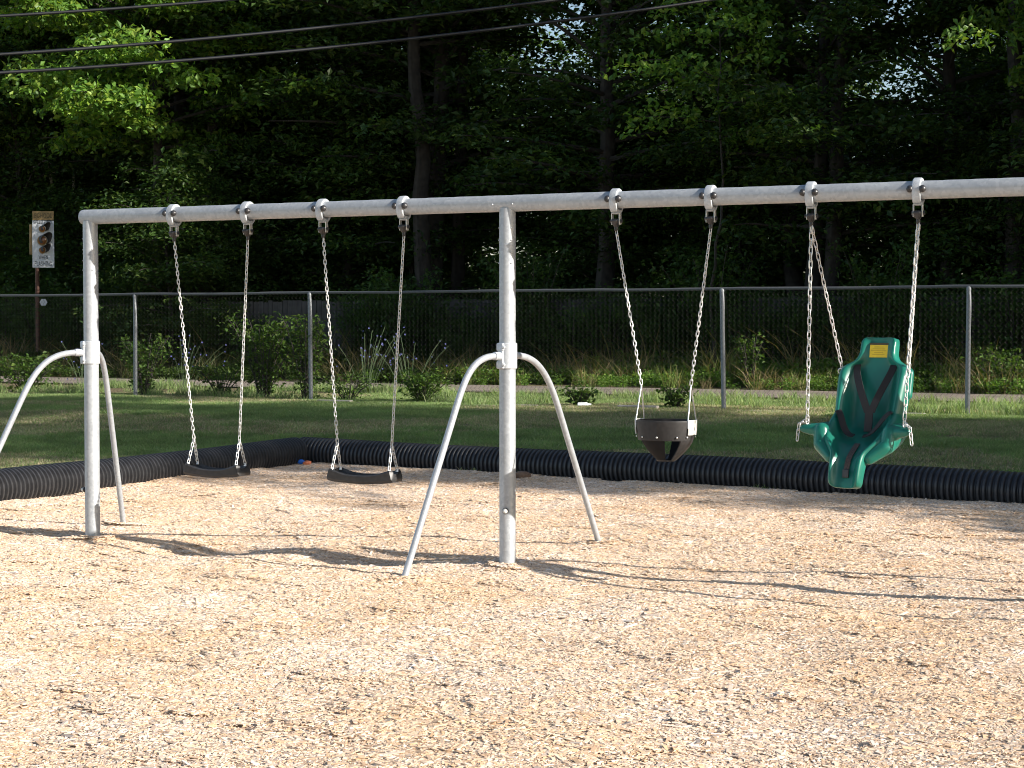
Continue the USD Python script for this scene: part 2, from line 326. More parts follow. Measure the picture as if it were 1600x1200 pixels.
instancer('wood_chips', protos, M['chip'], np.column_stack([pts, chips_h(pts)]), r1.uniform(0, 6.28, len(pts)), r1.integers(0, 10, len(pts)), r1.uniform(.85, 1.2, len(pts)), nrm,
          label='pale tan loose wood chips covering the playground ground')

def blade_cluster(n, R, r, hmin, hmax, w, cols, lean=.5):
    V, Fc, C = [], [], []
    for k in range(n):
        rr = R * math.sqrt(r.random()); a = r.uniform(0, 6.28); b = r.uniform(0, 6.28); h = r.uniform(hmin, hmax)
        p = np.array([rr * math.cos(a), rr * math.sin(a), -.005]); s = np.array([math.cos(b), math.sin(b), 0]) * w * r.uniform(.6, 1.2)
        ln = np.array([r.normal(0, lean), r.normal(0, lean), 1]) * h
        mid = p + ln * (.55, .55, .6)
        V += [p - s, p + s, mid + s * .8, mid - s * .8, p + ln * (1.2, 1.2, .95)]
        o = 5 * k; Fc += [(o, o + 1, o + 2), (o, o + 2, o + 3), (o + 3, o + 2, o + 4)]
        c = np.array(cols[r.integers(len(cols))]) * r.uniform(.75, 1.25); C += [c] * 5
    return (np.array(V), np.array(Fc)), np.array(C)
GREEN = [(.175, .26, .10), (.21, .285, .115), (.15, .235, .085), (.26, .29, .15)]
DRY = [(.42, .34, .25), (.33, .28, .19), (.24, .24, .14), (.45, .38, .28)]
r2 = np.random.default_rng(7)
gp = [blade_cluster(420, .27, r2, .02, .055, .004, GREEN) for _ in range(4)] + [blade_cluster(420, .27, r2, .015, .045, .004, DRY + GREEN[:2]) for _ in range(4)]
pts = []
for D in np.arange(13.0, 34.5, .3):
    hw = .31 * D + .8
    for X in np.arange(-hw, hw, .3): pts.append((X + r2.uniform(-.15, .15), D + r2.uniform(-.15, .15)))
pts = np.array(pts); nn = pts @ NS
pts = pts[~in_chips(pts, -.12) & (nn < 29.7) & (pts[:, 1] > 0)]
dry = meshkit.fbm(np.column_stack([pts[:, 0] * .25 + pts[:, 1] * .1, pts[:, 1] * .55, 0 * pts[:, 0]]), 3, 8) > .49
instancer('lawn_grass', gp, M['grass'], np.column_stack([pts, lawn_z(pts) + .005]), r2.uniform(0, 6.28, len(pts)), r2.integers(0, 4, len(pts)) + 4 * dry, r2.uniform(.8, 1.3, len(pts)),
          label='short green and dry brown grass of the shaded lawn')
# taller unmown grass along the fence foot, the pipe and the road edges
tg = [blade_cluster(70, .2, r2, .08, .26, .006, GREEN, .35) for _ in range(4)]
pts = []
for u in np.arange(-27, 1, .14): 
    if meshkit.noise(np.array([u * .8, 1.0, 2.0]), 4) > .35: pts.append(un(u, 26.3 + r2.normal(0, .16)))
    for _ in range(3 if u < -17 else 1):
        if meshkit.noise(np.array([u * .6, 5.0, 2.0]), 6) > .3: pts.append(un(u, 29.7 + r2.normal(0, .35)))
    if r2.random() < .6: pts.append(un(u, 27.7 + r2.normal(0, .5)))
for s in np.arange(.1, 14, .16):
    pts.append(corner + dr * s + np.array([-dr[1], dr[0]]) * (.24 + r2.uniform(0, .12)))
    pts.append(corner + dl * s + np.array([dl[1], -dl[0]]) * (.24 + r2.uniform(0, .12)))
pts = np.array(pts)
instancer('fence_line_grass', tg, M['grass'], np.column_stack([pts, lawn_z(pts)]), r2.uniform(0, 6.28, len(pts)), r2.integers(0, 4, len(pts)), r2.uniform(.5, 1.05, len(pts)),
          label='taller uncut grass along the fence foot and border pipe')

# ------------------------------------------------------------------ leaves and trees
LEAFC = np.array([(.036, .078, .016), (.047, .094, .019), (.028, .064, .016), (.066, .104, .021)])
def leaves(c, nrm, size, r, asp=.62, cols=LEAFC, droop=.25):
    """one folded 4-triangle leaf at each centre"""
    n = len(c); d = r.normal(size=(n, 3)); d -= nrm * (d * nrm).sum(1, keepdims=True); d /= np.linalg.norm(d, axis=1, keepdims=True)
    s = np.cross(nrm, d); z = (size * r.uniform(.65, 1.25, n))[:, None]
    v = np.stack([c - d * z * .5, c + s * z * asp * .5 + nrm * z * .1 + d * z * .02, c + d * z * .55 - nrm * z * droop * .4, c - s * z * asp * .5 + nrm * z * .1 + d * z * .02], 1).reshape(-1, 3)
    o = np.arange(n)[:, None] * 4
    f = np.concatenate([o + [0, 1, 2], o + [0, 2, 3]])
    col = cols[r.integers(len(cols), size=n)] * r.uniform(.7, 1.3, (n, 1))
    return v, f, np.repeat(col, 4, 0)
def spray(c, R, n, r, size, flat=.16, droop=.35, tilt=.42):
    a = r.uniform(0, 6.28, n); rr = R * np.sqrt(r.random(n))
    o = np.stack([rr * np.cos(a), rr * np.sin(a), r.normal(0, flat * R, n) - droop * rr ** 2 / R], 1)
    nr = np.stack([o[:, 0] * .45 / R, o[:, 1] * .45 / R, np.full(n, 1.0)], 1) + r.normal(0, tilt, (n, 3)); nr /= np.linalg.norm(nr, axis=1, keepdims=True)
    return c + o, nr
def make_tree(seed, H, base, Rad, nbr, nleaf, size, lean=0.0, trunk_r=.2, cols=LEAFC, lowdens=1.0, lobes=3, tilt=.42):
    r = np.random.default_rng(seed)
    tz = np.linspace(-.3, H * .92, 18)
    wob = np.column_stack([np.cumsum(r.normal(0, .05, 18)), np.cumsum(r.normal(0, .05, 18))]) + np.outer(tz, [lean, 0])
    wob -= wob[1]
    axis = np.column_stack([wob, tz]); rad = trunk_r * (1 - .82 * (np.clip(tz, 0, None) / H)) * (1 + .5 * np.exp(-np.clip(tz, 0, None) / .35))
    parts = [tube(axis, rad, 10)]
    cs, ns = [], []
    ph = r.uniform(0, 6.28, 3)
    for b in range(nbr):
        f = (b + r.random()) / nbr; z = base + (H - base) * f ** .9
        a = b * 2.399 + r.normal(0, .3)
        shape = math.sin(math.pi * min(.12 + .88 * (1 - f) ** .75, 1) * .62) ** .8
        Lb = Rad * shape * r.uniform(.7, 1.1) * (1 + .18 * math.sin(lobes * a + ph[0]))
        Lb = max(Lb, .5)
        st = np.array([np.interp(z, tz, axis[:, 0]), np.interp(z, tz, axis[:, 1]), z])
        d = np.array([math.cos(a), math.sin(a), 0]); rise = r.uniform(.1, .5) * Lb * (1 if f > .25 else .4)
        p = bez(st, st + d * Lb * .35 + UP * rise * .7, st + d * Lb * .7 + UP * rise, st + d * Lb + UP * rise * .7, 7)
        parts.append(tube(p, np.linspace(.3 * np.interp(z, tz, rad) + .012, .01, 7), 5, cap=False))
        m = max(2, int(Lb / .42))
        for k in range(m):
            t = .25 + .75 * (k + r.random()) / m; i = t * 6; i0 = min(int(i), 5); c = p[i0] + (p[i0 + 1] - p[i0]) * (i - i0)
            sd = np.cross(d, UP) * r.normal(0, .4 * Lb * t * .55)
            R = r.uniform(.45, .85); n = int(nleaf * R * R * (lowdens if f < .3 else 1)); 
            if n < 3: continue
            cc, nn_ = spray(c + sd + UP * r.normal(.05, .12), R, n, r, size, tilt=tilt)
            cs.append(cc); ns.append(nn_)
    v, fc, col = leaves(np.vstack(cs), np.vstack(ns), size, r, cols=cols)
    return cat_meshes(parts), (v, fc), col
def plant_tree(name, label, cat, spec, loc, rot, group=None, bark='bark', scale=None):
    wood, crown, col = make_tree(**spec)
    t = thing(name, label, cat, loc, rot, group, scale=scale)
    obj('trunk', wood, M[bark], t, smooth=50); obj('crown', crown, M['leaf'], t, col=col)
    return t
def tz_(xy): return float(terrain(np.array(xy, float)))
r3 = np.random.default_rng(21)
def place_px(px, n):                                                 # ground position under a pixel column on a line of the woods
    k = (px - 800) / F; D = n / (NS[0] * k + NS[1]); return np.array([k * D, D])
def pos_un(u, n, dz=-.05):
    p = un(u, n); return (p[0], p[1], tz_(p) + dz)
# shading trees standing on the lawn to the right, out of the picture
SHADE = dict(seed=101, H=13.2, base=2.2, Rad=3.9, nbr=80, nleaf=150, size=.19, trunk_r=.24)
shade0 = plant_tree('lawn_tree', 'broad shade tree on the lawn right of the swings', 'tree', SHADE, pos_un(12, 17.7), 0, 'shade trees on the lawn right of the swings')
for u, n, rz, s in [(17, 21.6, 80, .95), (22, 18.2, 160, .92), (27, 21.8, 220, 1.1), (33, 18.1, 300, 1.15), (12.5, 22.4, 190, 1.18), (39, 21.5, 30, 1.25)]:
    dup(shade0, 'lawn_tree', 'broad shade tree on the lawn right of the swings', 'tree', pos_un(u, n), rz, 'shade trees on the lawn right of the swings', (min(s, 1.0), min(s, 1.0), s))
# the woods
W = 'dark leafy tree deep in the shaded woods behind the road'
WG = 'trees of the dark woods'
specs = [dict(seed=201, H=14, base=2.6, Rad=4.0, nbr=70, nleaf=120, size=.17, trunk_r=.22),
         dict(seed=202, H=15, base=3.4, Rad=4.4, nbr=75, nleaf=110, size=.18, trunk_r=.26, lean=.02),
         dict(seed=203, H=12, base=1.6, Rad=3.4, nbr=70, nleaf=130, size=.15, trunk_r=.16),
         dict(seed=204, H=16, base=4.0, Rad=4.4, nbr=70, nleaf=110, size=.19, trunk_r=.3, lean=-.03)]
def px_of(u, n):
    p = un(u, n); return 800 + F * p[0] / p[1]
def gap(u, n, cols): return any(abs(px_of(u, n) - c) < w for c, w in cols)
first = [None] * 4
k = 0
for n, u0, u1, du in ((40.6, -42, 40, 4.6), (45, -46, 42, 4.8), (50.5, -51, 40, 5.2), (57, -58, 38, 5.8)):
    for u in np.arange(u0, u1, du):
        uu, nn = u + r3.normal(0, .7), n + r3.normal(0, .7)
        if gap(uu, nn, ((820, 90), (1435, 80)) if n > 44 else ()) or (n > 55 and u > -30): continue
        sp = int(r3.integers(0, 4)); s = float(r3.uniform(.9, 1.15)); rz = float(r3.uniform(0, 360))
        if first[sp] is None:
            first[sp] = plant_tree('forest_tree', W, 'tree', specs[sp], pos_un(uu, nn), rz, WG)
        else:
            dup(first[sp], 'forest_tree', W, 'tree', pos_un(uu, nn), rz, WG, (s, s, s))
for u in np.arange(-1.5, 40, 4.6):  # unseen row added right of the frame to shade the woods edge
    uu, nn = u + r3.normal(0, .5), 38.9 + r3.normal(0, .3); rz = float(r3.uniform(0, 360)); sp = int(r3.integers(0, 3)) if u > 3 else 2
    dup(first[sp], 'forest_tree', W, 'tree', pos_un(uu, nn), rz, WG)
UL, UG = 'bushy young tree filling the woods beneath the tall trees', 'young trees beneath the tall trees'
young = None
for n, u0, u1, du, sz in ((41.6, -43, -4, 2.3, 1.0), (46.5, -48, -4, 2.7, 1.15), (52.5, -53, -5, 3.1, 1.3), (60, -60, -6, 3.6, 1.6), (68, -68, -6, 4.2, 2.0)):
    for u in np.arange(u0, u1, du):
        uu, nn = u + r3.normal(0, .5), n + r3.normal(0, .5)
        if gap(uu, nn, ((1090, 60), (1280, 80), (745, 55), (60, 70)) if n < 55 else ((820, 60), (1435, 60))): continue
        s = sz * float(r3.uniform(.85, 1.15)); rz = float(r3.uniform(0, 360))
        if young is None: young = plant_tree('young_tree', UL, 'tree', dict(seed=251, H=6.2, base=.5, Rad=2.3, nbr=54, nleaf=150, size=.14, trunk_r=.07), pos_un(uu, nn), rz, UG)
        else: dup(young, 'young_tree', UL, 'tree', pos_un(uu, nn), rz, UG, (s, s, s))
for px, n, sc_, rz in ((66, 40.0, .78, 40), (112, 39.8, .80, 160), (262, 37.0, .85, 280), (318, 38.2, .8, 10)):
    p = place_px(px, n); dup(young, 'young_tree', UL, 'tree', (*p, tz_(p)), rz, UG, (sc_, sc_, sc_))
TALL = dict(seed=261, H=17, base=8.2, Rad=3.6, nbr=50, nleaf=110, size=.18, trunk_r=.27, lean=-.045)
tall = None
for px, n, rz, lb, s in ((668, 40.2, 0, 'thick leaning bare trunked tree above the rail left of the middle post', 1.0), (715, 42.5, 90, 'straight trunked tree just right of the thick leaning trunk', .8),
                         (326, 39.6, 200, 'slim dark trunked tree seen between the two chains of the left belt swing', .72), (1296, 39.8, 120, 'dark trunked tree behind the left chains of the green seat', .8),
                         (1242, 41.5, 300, 'dark trunked tree between the bucket swing and the green seat', .9), (1588, 40.0, 30, 'dark trunked tree at the right edge of the picture', .9)):
    p = place_px(px, n)
    if tall is None: tall = plant_tree('bare_trunk_tree', lb, 'tree', TALL, (*p, tz_(p)), rz)
    else: dup(tall, 'bare_trunk_tree', lb, 'tree', (*p, tz_(p)), rz, None, (s, s, 1.0))
# maples reaching out over the road into the sun
MAP = dict(seed=301, H=13.5, base=5.7, Rad=4.2, nbr=70, nleaf=190, size=.19, trunk_r=.2, tilt=.8, cols=LEAFC * (2.9, 2.7, 1.9))  # leaf colours raised so sunlight is painted into them
mp = place_px(262, 38.6)
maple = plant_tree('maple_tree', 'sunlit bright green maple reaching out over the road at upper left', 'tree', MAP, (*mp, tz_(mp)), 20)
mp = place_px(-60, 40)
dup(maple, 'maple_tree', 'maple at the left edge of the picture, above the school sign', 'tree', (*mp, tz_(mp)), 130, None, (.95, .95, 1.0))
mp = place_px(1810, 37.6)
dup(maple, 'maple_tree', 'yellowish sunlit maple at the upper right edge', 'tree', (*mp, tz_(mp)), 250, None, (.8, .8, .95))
mp = place_px(1120, 37.2)
plant_tree('slender_maple', 'slender maple holding one sunlit branch above the rail right of the bucket swing', 'tree', dict(seed=302, H=8.5, base=5.0, Rad=2.2, nbr=11, nleaf=150, size=.16, trunk_r=.045, tilt=.8, cols=LEAFC * (2.6, 2.5, 1.8)), (*mp, tz_(mp)), 40)  # sunlight painted into these leaf colours as well
# ------------------------------------------------------------------ swing frame
RR = 0.054
frame = thing('swing_frame', 'galvanized steel swing set frame standing in the wood chips', 'swing set')
END = RA + RDIR * 2 * BAY
rail0 = RA - RDIR * 0.075; rail0[2] = RZ; rail1 = END + RDIR * .075; rail1[2] = RZ
ns_ = np.linspace(0, 1, 60)[:, None]
ends = lambda a, b, r: (np.vstack([a + (b - a) / np.linalg.norm(b - a) * np.array([0, .006, .02])[:, None], a + (b - a) * (.02 + .96 * ns_), b - (b - a) / np.linalg.norm(b - a) * np.array([.02, .006, 0])[:, None]]), np.concatenate([[r * .82, r * .96, r], np.full(60, r), [r, r * .96, r * .82]]))
pp, rr_ = ends(rail0, rail1, RR)
rail = obj('top_rail', tube(pp, rr_, 32), M['galv'], frame, smooth=40)
def bolt(c, d, r, parent, name='bolt', mat='cast', base=True):
    ax = frame_from(d, UP if abs(d[2]) < .9 else (1, 0, 0))
    ms = [tube(np.array([c, c + d * r * .45]), r * 1.0, 14)] if base else []
    prof = [c + d * r * (.4 + .9 * math.sin(a)) for a in np.linspace(0, 1.5, 6)]
    return obj(name, cat_meshes(ms + [tube(np.array(prof), [r * .85 * math.cos(a) + .0005 for a in np.linspace(0, 1.5, 6)], 14)]), M[mat], parent, smooth=50)
CZ = at(793, 556, RB[1])[2]                                            # height of the brace collars
def brace(post, foot, parent, ri=.0215):
    """bent leg from the collar down to the ground"""
    h = foot - post; h[2] = 0; d = np.linalg.norm(h); h /= d
    a = post + h * (RR + .055) + UP * CZ
    ft = post + h * d; ft[2] = -.25
    gz = post + h * d
    p1 = post + h * d * .54 + UP * (CZ - .40)
    slope = np.array([*gz[:2], 0]) - p1; slope /= np.linalg.norm(slope)
    pts = np.vstack([a[None] - h * .03, bez(a, a + h * d * .25 + UP * .0, p1 - slope * .26, p1, 18), p1 + (np.array([*gz[:2], 0]) - p1) * np.linspace(.12, 1, 9)[:, None], np.array([*gz[:2], 0]) + slope * .25])
    b = obj('brace', tube(pts, ri, 20), M['galv'], parent, smooth=40)
    # lug that holds the brace on the collar
    obj('brace_socket', tube(np.array([a - h * .05, a + h * .012, a + h * .016]), [ri * 1.25, ri * 1.25, ri * .9], 16), M['cast'], b, smooth=40)
    return b
def collar(post, dirs, parent):
    c = post + UP * CZ
    ms = [tube(np.array([c - UP * .085, c - UP * .08, c + UP * .08, c + UP * .085]), [RR + .004, RR + .009, RR + .009, RR + .004], 28)]
    ear = [UP * z for z in (-.062, 0, .062)]
    for d in dirs:
        s = np.cross(UP, d)
        for z in (-.058, .058):
            ms.append(tm(hull([c + d * (RR + .012) + UP * (z + dz) + s * w for dz in (-.016, .016) for w in (-.02, .02)], .011, 10)))
        ms.append(tm(hull([c + d * (RR + .008) + UP * dz + s * w for dz in (-.04, .04) for w in (-.014, .014)], .010, 10)))
    col = obj('brace_collar', cat_meshes(ms), M['cast'], parent, smooth=40)
    for d in dirs:
        s = np.cross(UP, d)
        for z in (-.058, .058):
            bolt(c + d * (RR + .014) + UP * z + s * .03, s, .011, col)
def post(base, dirs, parent):
    # saddle shaped top that meets the rail
    top = RZ - RR * .55
    zz = np.concatenate([[-.4], np.linspace(0, top, 30)])
    b = np.array([base[0], base[1], 0])
    p = obj('post', tube(b + zz[:, None] * UP, RR, 32), M['galv'], parent, smooth=40)
    obj('sleeve_joint', tube(b + np.array([RZ - .275, RZ - .27, RZ - .262])[:, None] * UP, [RR + .0004, RR + .0016, RR + .0004], 32, cap=False), M['galv'], p, smooth=40)
    for s in (-1, 1):                                                # rivets under the rail
        for z in (.11, .19, .27, .34):
            bolt(b + UP * (RZ - z - .05) + RDIR * s * RR * .8 - QDIR * RR * .6, (RDIR * s * .8 - QDIR * .6), .0055, p, 'rivet', base=False)
    return p
angle = lambda v, a: np.array([v[0] * math.cos(a) - v[1] * math.sin(a), v[0] * math.sin(a) + v[1] * math.cos(a), 0])
f_l, f_r = gnd(630, 909), gnd(937, 852)
footA2 = gnd(193, 811, .05); footA1 = RA + angle(-RDIR, math.radians(57)) * 1.02
E1 = END + angle(RDIR, math.radians(57)) * 1.0; E2 = END + angle(RDIR, -math.radians(57)) * 1.0
for b, feet in ((RA, (footA1, footA2)), (RB, (f_l, f_r)), (END, (E1, E2))):
    b = np.array([b[0], b[1], 0.0])
    p = post(b, None, frame)
    ds = []
    for ft in feet:
        h = np.array([ft[0] - b[0], ft[1] - b[1], 0]); ds.append(h / np.linalg.norm(h)); brace(b, np.array([ft[0], ft[1], 0.0]), frame)
    collar(b, ds, frame)
    # ground bolt with white cap
    d = angle(-QDIR, math.radians(12)) if b is not RA else -QDIR
    if abs(b[0] - RA[0]) < .01: d = angle(-QDIR, math.radians(-62))
    z = at(797, 797, RB[1])[2]
    bb = bolt(b + d * (RR - .004) + UP * z, d, .021, p, 'bolt_washer', 'blackplastic')
    bolt(b + d * (RR + .008) + UP * z, d, .017, p, 'bolt_cap', 'plate')
for px in (775, 806):                                                  # bolt heads where rail meets the mid post
    c = rail_pt(px); d = -QDIR; bolt(c + d * (RR - .003) - UP * .008, d, .006, rail, 'rivet', base=False)

def hanger(px, parent):
    c = rail_pt(px); R0, R1, W2 = RR + .001, RR + .019, .024
    # clamp ring: chamfered band swept round the rail, open at the lower front
    prof = [(R0, -W2), (R1 - .004, -W2), (R1, -W2 + .005), (R1, W2 - .005), (R1 - .004, W2), (R0, W2)]
    a = np.radians(np.linspace(-62, 290, 40)); V = []
    for t in a:
        er = -QDIR * math.cos(t) + UP * math.sin(t)                     # 0 = towards camera, 90 = up
        lift = .018 * max(0, -math.sin(t)) ** 2
        V += [c + er * (r0 + lift) + RDIR * w for r0, w in prof]
    m = len(prof); n = len(a); fs = []
    for i in range(n - 1):
        for j in range(m): fs.append((i * m + j, i * m + (j + 1) % m, (i + 1) * m + (j + 1) % m, (i + 1) * m + j))
    fs += [(0, 1, 2, 3), (0, 3, 4, 5), ((n - 1) * m + 3, (n - 1) * m + 2, (n - 1) * m + 1, (n - 1) * m), ((n - 1) * m + 5, (n - 1) * m + 4, (n - 1) * m + 3, (n - 1) * m)]
    ring = tm((np.array(V), np.array(fs))); trimesh.repair.fix_normals(ring)
    foot_ = box((.044, .05, .03), c - UP * (RR + .022), np.array([RDIR, QDIR, UP]), .006)
    h = obj('swing_hanger', cat_meshes([ring, foot_]), M['cast'], parent, smooth=40)
    kc = c - QDIR * (RR + .006) + UP * .004
    for s in (-1, 1):
        obj('bolt_knob', tube(kc + RDIR * s * np.array([.022, .03, .042, .052, .058])[:, None], [.016, .021, .022, .016, .003], 16), M['blackplastic'], h, smooth=60)
    y0 = c - UP * (RR + .03)
    plates = [box((.006, .034, .075), y0 - UP * .036 + RDIR * s * .026, np.array([RDIR, QDIR, UP]), .002) for s in (-1, 1)]
    obj('yoke', cat_meshes(plates), M['chain'], h, smooth=40)
    blk = tm(hull([y0 - UP * .05 + RDIR * a_ + QDIR * b_ for a_ in (-.012, .012) for b_ in (-.03, .03)] + [y0 - UP * .078 + QDIR * b_ for b_ in (-.012, .012)], .013, 12))
    obj('pivot_block', cat_meshes([blk, tube(np.array([y0 - UP * .05 - RDIR * .04, y0 - UP * .05 + RDIR * .04]), .012, 12)]), M['blackplastic'], h, smooth=40)
    e = y0 - UP * .10
    obj('shackle', cat_meshes([tm(hull([e + UP * .012, e - UP * .004], .013, 12))]), M['blackplastic'], h, smooth=40)
    return e - UP * .008
def link_mesh(c, d, s, n, l, w, r):
    """an oval chain link in the plane of d and s"""
    st = []
    for a in np.linspace(0, 2 * math.pi, 14, endpoint=False):
        x, y = math.cos(a), math.sin(a)
        st.append(c + d * (np.sign(x) * (l / 2 - w / 2) * min(1, abs(x) * 3) + x * w / 2) + s * y * w / 2)
    return tube(np.array(st), r, 6, closed=True)
def chain(a, b, parent, pitch=.031, w=.019, r=.0031, twist0=.4, name='chain', twist=0.0):
    ch = part(name, parent)
    n = max(2, round(np.linalg.norm(b - a) / pitch)); d = (b - a) / np.linalg.norm(b - a); p = np.linalg.norm(b - a) / n
    s0 = np.cross(d, QDIR); s0 /= np.linalg.norm(s0); s1 = np.cross(d, s0)
    for k in range(n):
        t = twist0 + twist * k + (math.pi / 2 if k % 2 else 0); s = s0 * math.cos(t) + s1 * math.sin(t)
        obj('link', link_mesh(a + d * p * (k + .5), d, s, None, p + 2.2 * r + .004, w, r), M['chain'], ch, smooth=True)
    return ch

# ------------------------------------------------------------------ belt swings
def belt_swing(pxa, pxb, seat_l, seat_r, label):
    t = thing('belt_swing', label, 'swing')
    ha, hb = hanger(pxa, frame), hanger(pxb, frame)
    c0 = .5 * (ha + hb)
    D = c0[1]
    el, er = at(seat_l[0], seat_l[1], D), at(seat_r[0], seat_r[1], D)
    # ends of the seat lie along the rail direction at the same depth plane
    mid = .5 * (el + er); k = np.linalg.norm(er - el) / max(.2, RDIR[0])
    half = .5 * (er[0] - el[0]) / RDIR[0] * 1.0
    el = mid - RDIR * half; er = mid + RDIR * half
    el[2] = er[2] = mid[2]
    # sagging strap seat with thick rounded ends
    s = np.linspace(-1, 1, 41); zz = mid[2] - .034 * (1 - np.abs(s) ** 2.2)
    top, bot, V = [], [], []
    wv = .082 + .0 * s; thick = .030 + .012 * sstep(.35, .95, np.abs(s))
    tip = np.sqrt(np.clip(1 - np.clip((np.abs(s) - .93) / .075, 0, 1) ** 2, .02, 1))
    ring = []
    for i in range(41):
        c = mid + RDIR * s[i] * half; c[2] = zz[i]
        sl = np.gradient(zz, s * half)[i]; nrm_ = UP - RDIR * sl; nrm_ /= np.linalg.norm(nrm_)
        w_, h_ = wv[i] * (.55 + .45 * tip[i]), thick[i] * (.5 + .5 * tip[i])
        sec = [(-w_, -h_ * .5), (-w_, h_ * .75), (-w_ * .86, h_), (-w_ * .75, h_ * .35), (w_ * .75, h_ * .35), (w_ * .86, h_), (w_, h_ * .75), (w_, -h_ * .5), (w_ * .8, -h_), (-w_ * .8, -h_)]
        ring.append([c + QDIR * a_ + nrm_ * b_ for a_, b_ in sec])
    V = np.array(ring).reshape(-1, 3); m = 10; fs = []
    for i in range(40):
        for j in range(m): fs.append((i * m + j, i * m + (j + 1) % m, (i + 1) * m + (j + 1) % m, (i + 1) * m + j))
    ms = tm((V, np.array(fs))); k = len(V)
    capf = [(0, j + 1, j) for j in range(1, m - 1)] + [(40 * m, 40 * m + j, 40 * m + j + 1) for j in range(1, m - 1)]
    ms = trimesh.Trimesh(V, np.vstack([ms.faces, capf]), process=False); trimesh.repair.fix_normals(ms)
    obj('seat', ms, M['rubber'], t, smooth=35)
    for hp, e_, sg in ((ha, el, 1), (hb, er, -1)):
        j = e_ + RDIR * sg * .045 + UP * .205; j = j + (hp - j) * .0
        chain(hp, j, t, w=.0175, r=.003, twist0=.5 + .2 * sg)
        for q_ in (-1, 1):
            chain(j, e_ + RDIR * sg * .035 + QDIR * q_ * .058 + UP * .03, t, twist0=.3, name='spreader_chain')
        for q_ in (-1, 1):
            cpt = e_ + RDIR * sg * .035 + QDIR * q_ * .058 + UP * .018
            obj('grommet', tube(np.array([cpt, cpt + UP * .02]), [.012, .006], 10), M['chain'], t, smooth=40)
    return t
belt_swing(272, 387, (291, 729), (386, 734), 'black rubber belt swing nearest the left end post')
belt_swing(505, 631, (516, 738), (623, 743), 'black rubber belt swing hanging just left of the middle post')

# ------------------------------------------------------------------ toddler bucket swing
def shell_strip(c, a0, a1, prof, th, nA=14):
    """surface of revolution strip between angles (0 = camera side), squashed ellipse; prof rows: (z, rx, ry)"""
    A = np.linspace(a0, a1, nA); out = []
    for off in (0, th):
        g = []
        for z, rx, ry in prof:
            g.append([c + RDIR * math.sin(a) * (rx - off) - QDIR * math.cos(a) * (ry - off) + UP * z for a in A])
        out.append(np.array(g))
    V = np.concatenate([o.reshape(-1, 3) for o in out]); m = nA; n = len(prof); N = n * m; fs = []
    for i in range(n - 1):
        for j in range(m - 1):
            q_ = (i * m + j, i * m + j + 1, (i + 1) * m + j + 1, (i + 1) * m + j); fs += [q_, tuple(N + x for x in q_[::-1])]
    for i in range(n - 1):
        for j in (0, m - 1): fs.append((i * m + j, (i + 1) * m + j, N + (i + 1) * m + j, N + i * m + j))
    for j in range(m - 1):
        for i in (0, n - 1): fs.append((i * m + j, i * m + j + 1, N + i * m + j + 1, N + i * m + j))
    M_ = tm((V, np.array(fs))); trimesh.repair.fix_normals(M_); return M_
bt = thing('bucket_swing', 'black toddler bucket swing with leg holes hanging right of the middle post', 'swing')
ha, hb = hanger(963, frame), hanger(1111, frame)
Dm = .5 * (ha + hb)[1]
bl, br = at(998, 657, Dm), at(1083, 657, Dm); mid = .5 * (bl + br); RX = .5 * (br[0] - bl[0]) / RDIR[0] * .98; RY = RX * .86
zt = mid[2]; bandh = (at(1040, 657, Dm)[2] - at(1040, 687, Dm)[2]); zb = at(1040, 719, Dm)[2] - zt
obj('band', shell_strip(mid, 0, 2 * math.pi, [(0, RX, RY), (.004, RX + .004, RY + .004), (-.01, RX + .006, RY + .006), (-bandh * .9, RX * .97, RY * .97), (-bandh, RX * .955, RY * .955)][1:], .012, 48), M['bucketrubber'], bt, smooth=40)
lowp = [(-bandh + .002, RX * .955, RY * .955)] + [(-bandh + (zb + bandh) * t, RX * (.955 - .60 * t ** 1.35), RY * (.955 - .60 * t ** 1.35)) for t in np.linspace(.1, 1, 9)]
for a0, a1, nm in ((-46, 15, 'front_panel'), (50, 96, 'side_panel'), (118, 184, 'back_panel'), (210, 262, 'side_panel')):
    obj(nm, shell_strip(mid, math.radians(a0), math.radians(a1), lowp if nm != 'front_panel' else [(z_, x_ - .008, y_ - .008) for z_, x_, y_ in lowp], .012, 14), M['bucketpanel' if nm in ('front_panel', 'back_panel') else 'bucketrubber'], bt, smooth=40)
bot = [(zb + .004, RX * .335, RY * .335), (zb - .006, RX * .30, RY * .30), (zb - .010, .002, .002)]
obj('bottom', shell_strip(mid, 0, 2 * math.pi, bot, .002, 32), M['bucketrubber'], bt, smooth=50)
for hp, jx, sg in ((ha, 997, -1), (hb, 1086, 1)):
    j = at(jx, 601, Dm); e_ = mid + RDIR * sg * RX
    j = e_ + RDIR * (-sg * .02) + UP * (j[2] - e_[2])
    chain(hp, j, bt, w=.0165, r=.003, twist0=.4, twist=.03)
    for q_ in (-1, 1):
        f2 = e_ + QDIR * q_ * .072 + UP * -.015 - RDIR * sg * .012
        rod = np.vstack([j + RDIR * .0, j + QDIR * q_ * .006 - UP * .02, f2 + UP * .02, f2 - UP * .03])
        obj('hanger_rod', tube(rod, .0042, 8), M['chain'], bt, smooth=50)
    ang0 = math.radians(90 * sg)
    obj('side_plate', shell_strip(mid, ang0 - .45, ang0 + .45, [(.008, RX + .014, RY + .012), (-.07, RX + .012, RY + .010), (-.085, RX + .010, RY + .008)], .006, 8), M['plate'], bt, smooth=40)

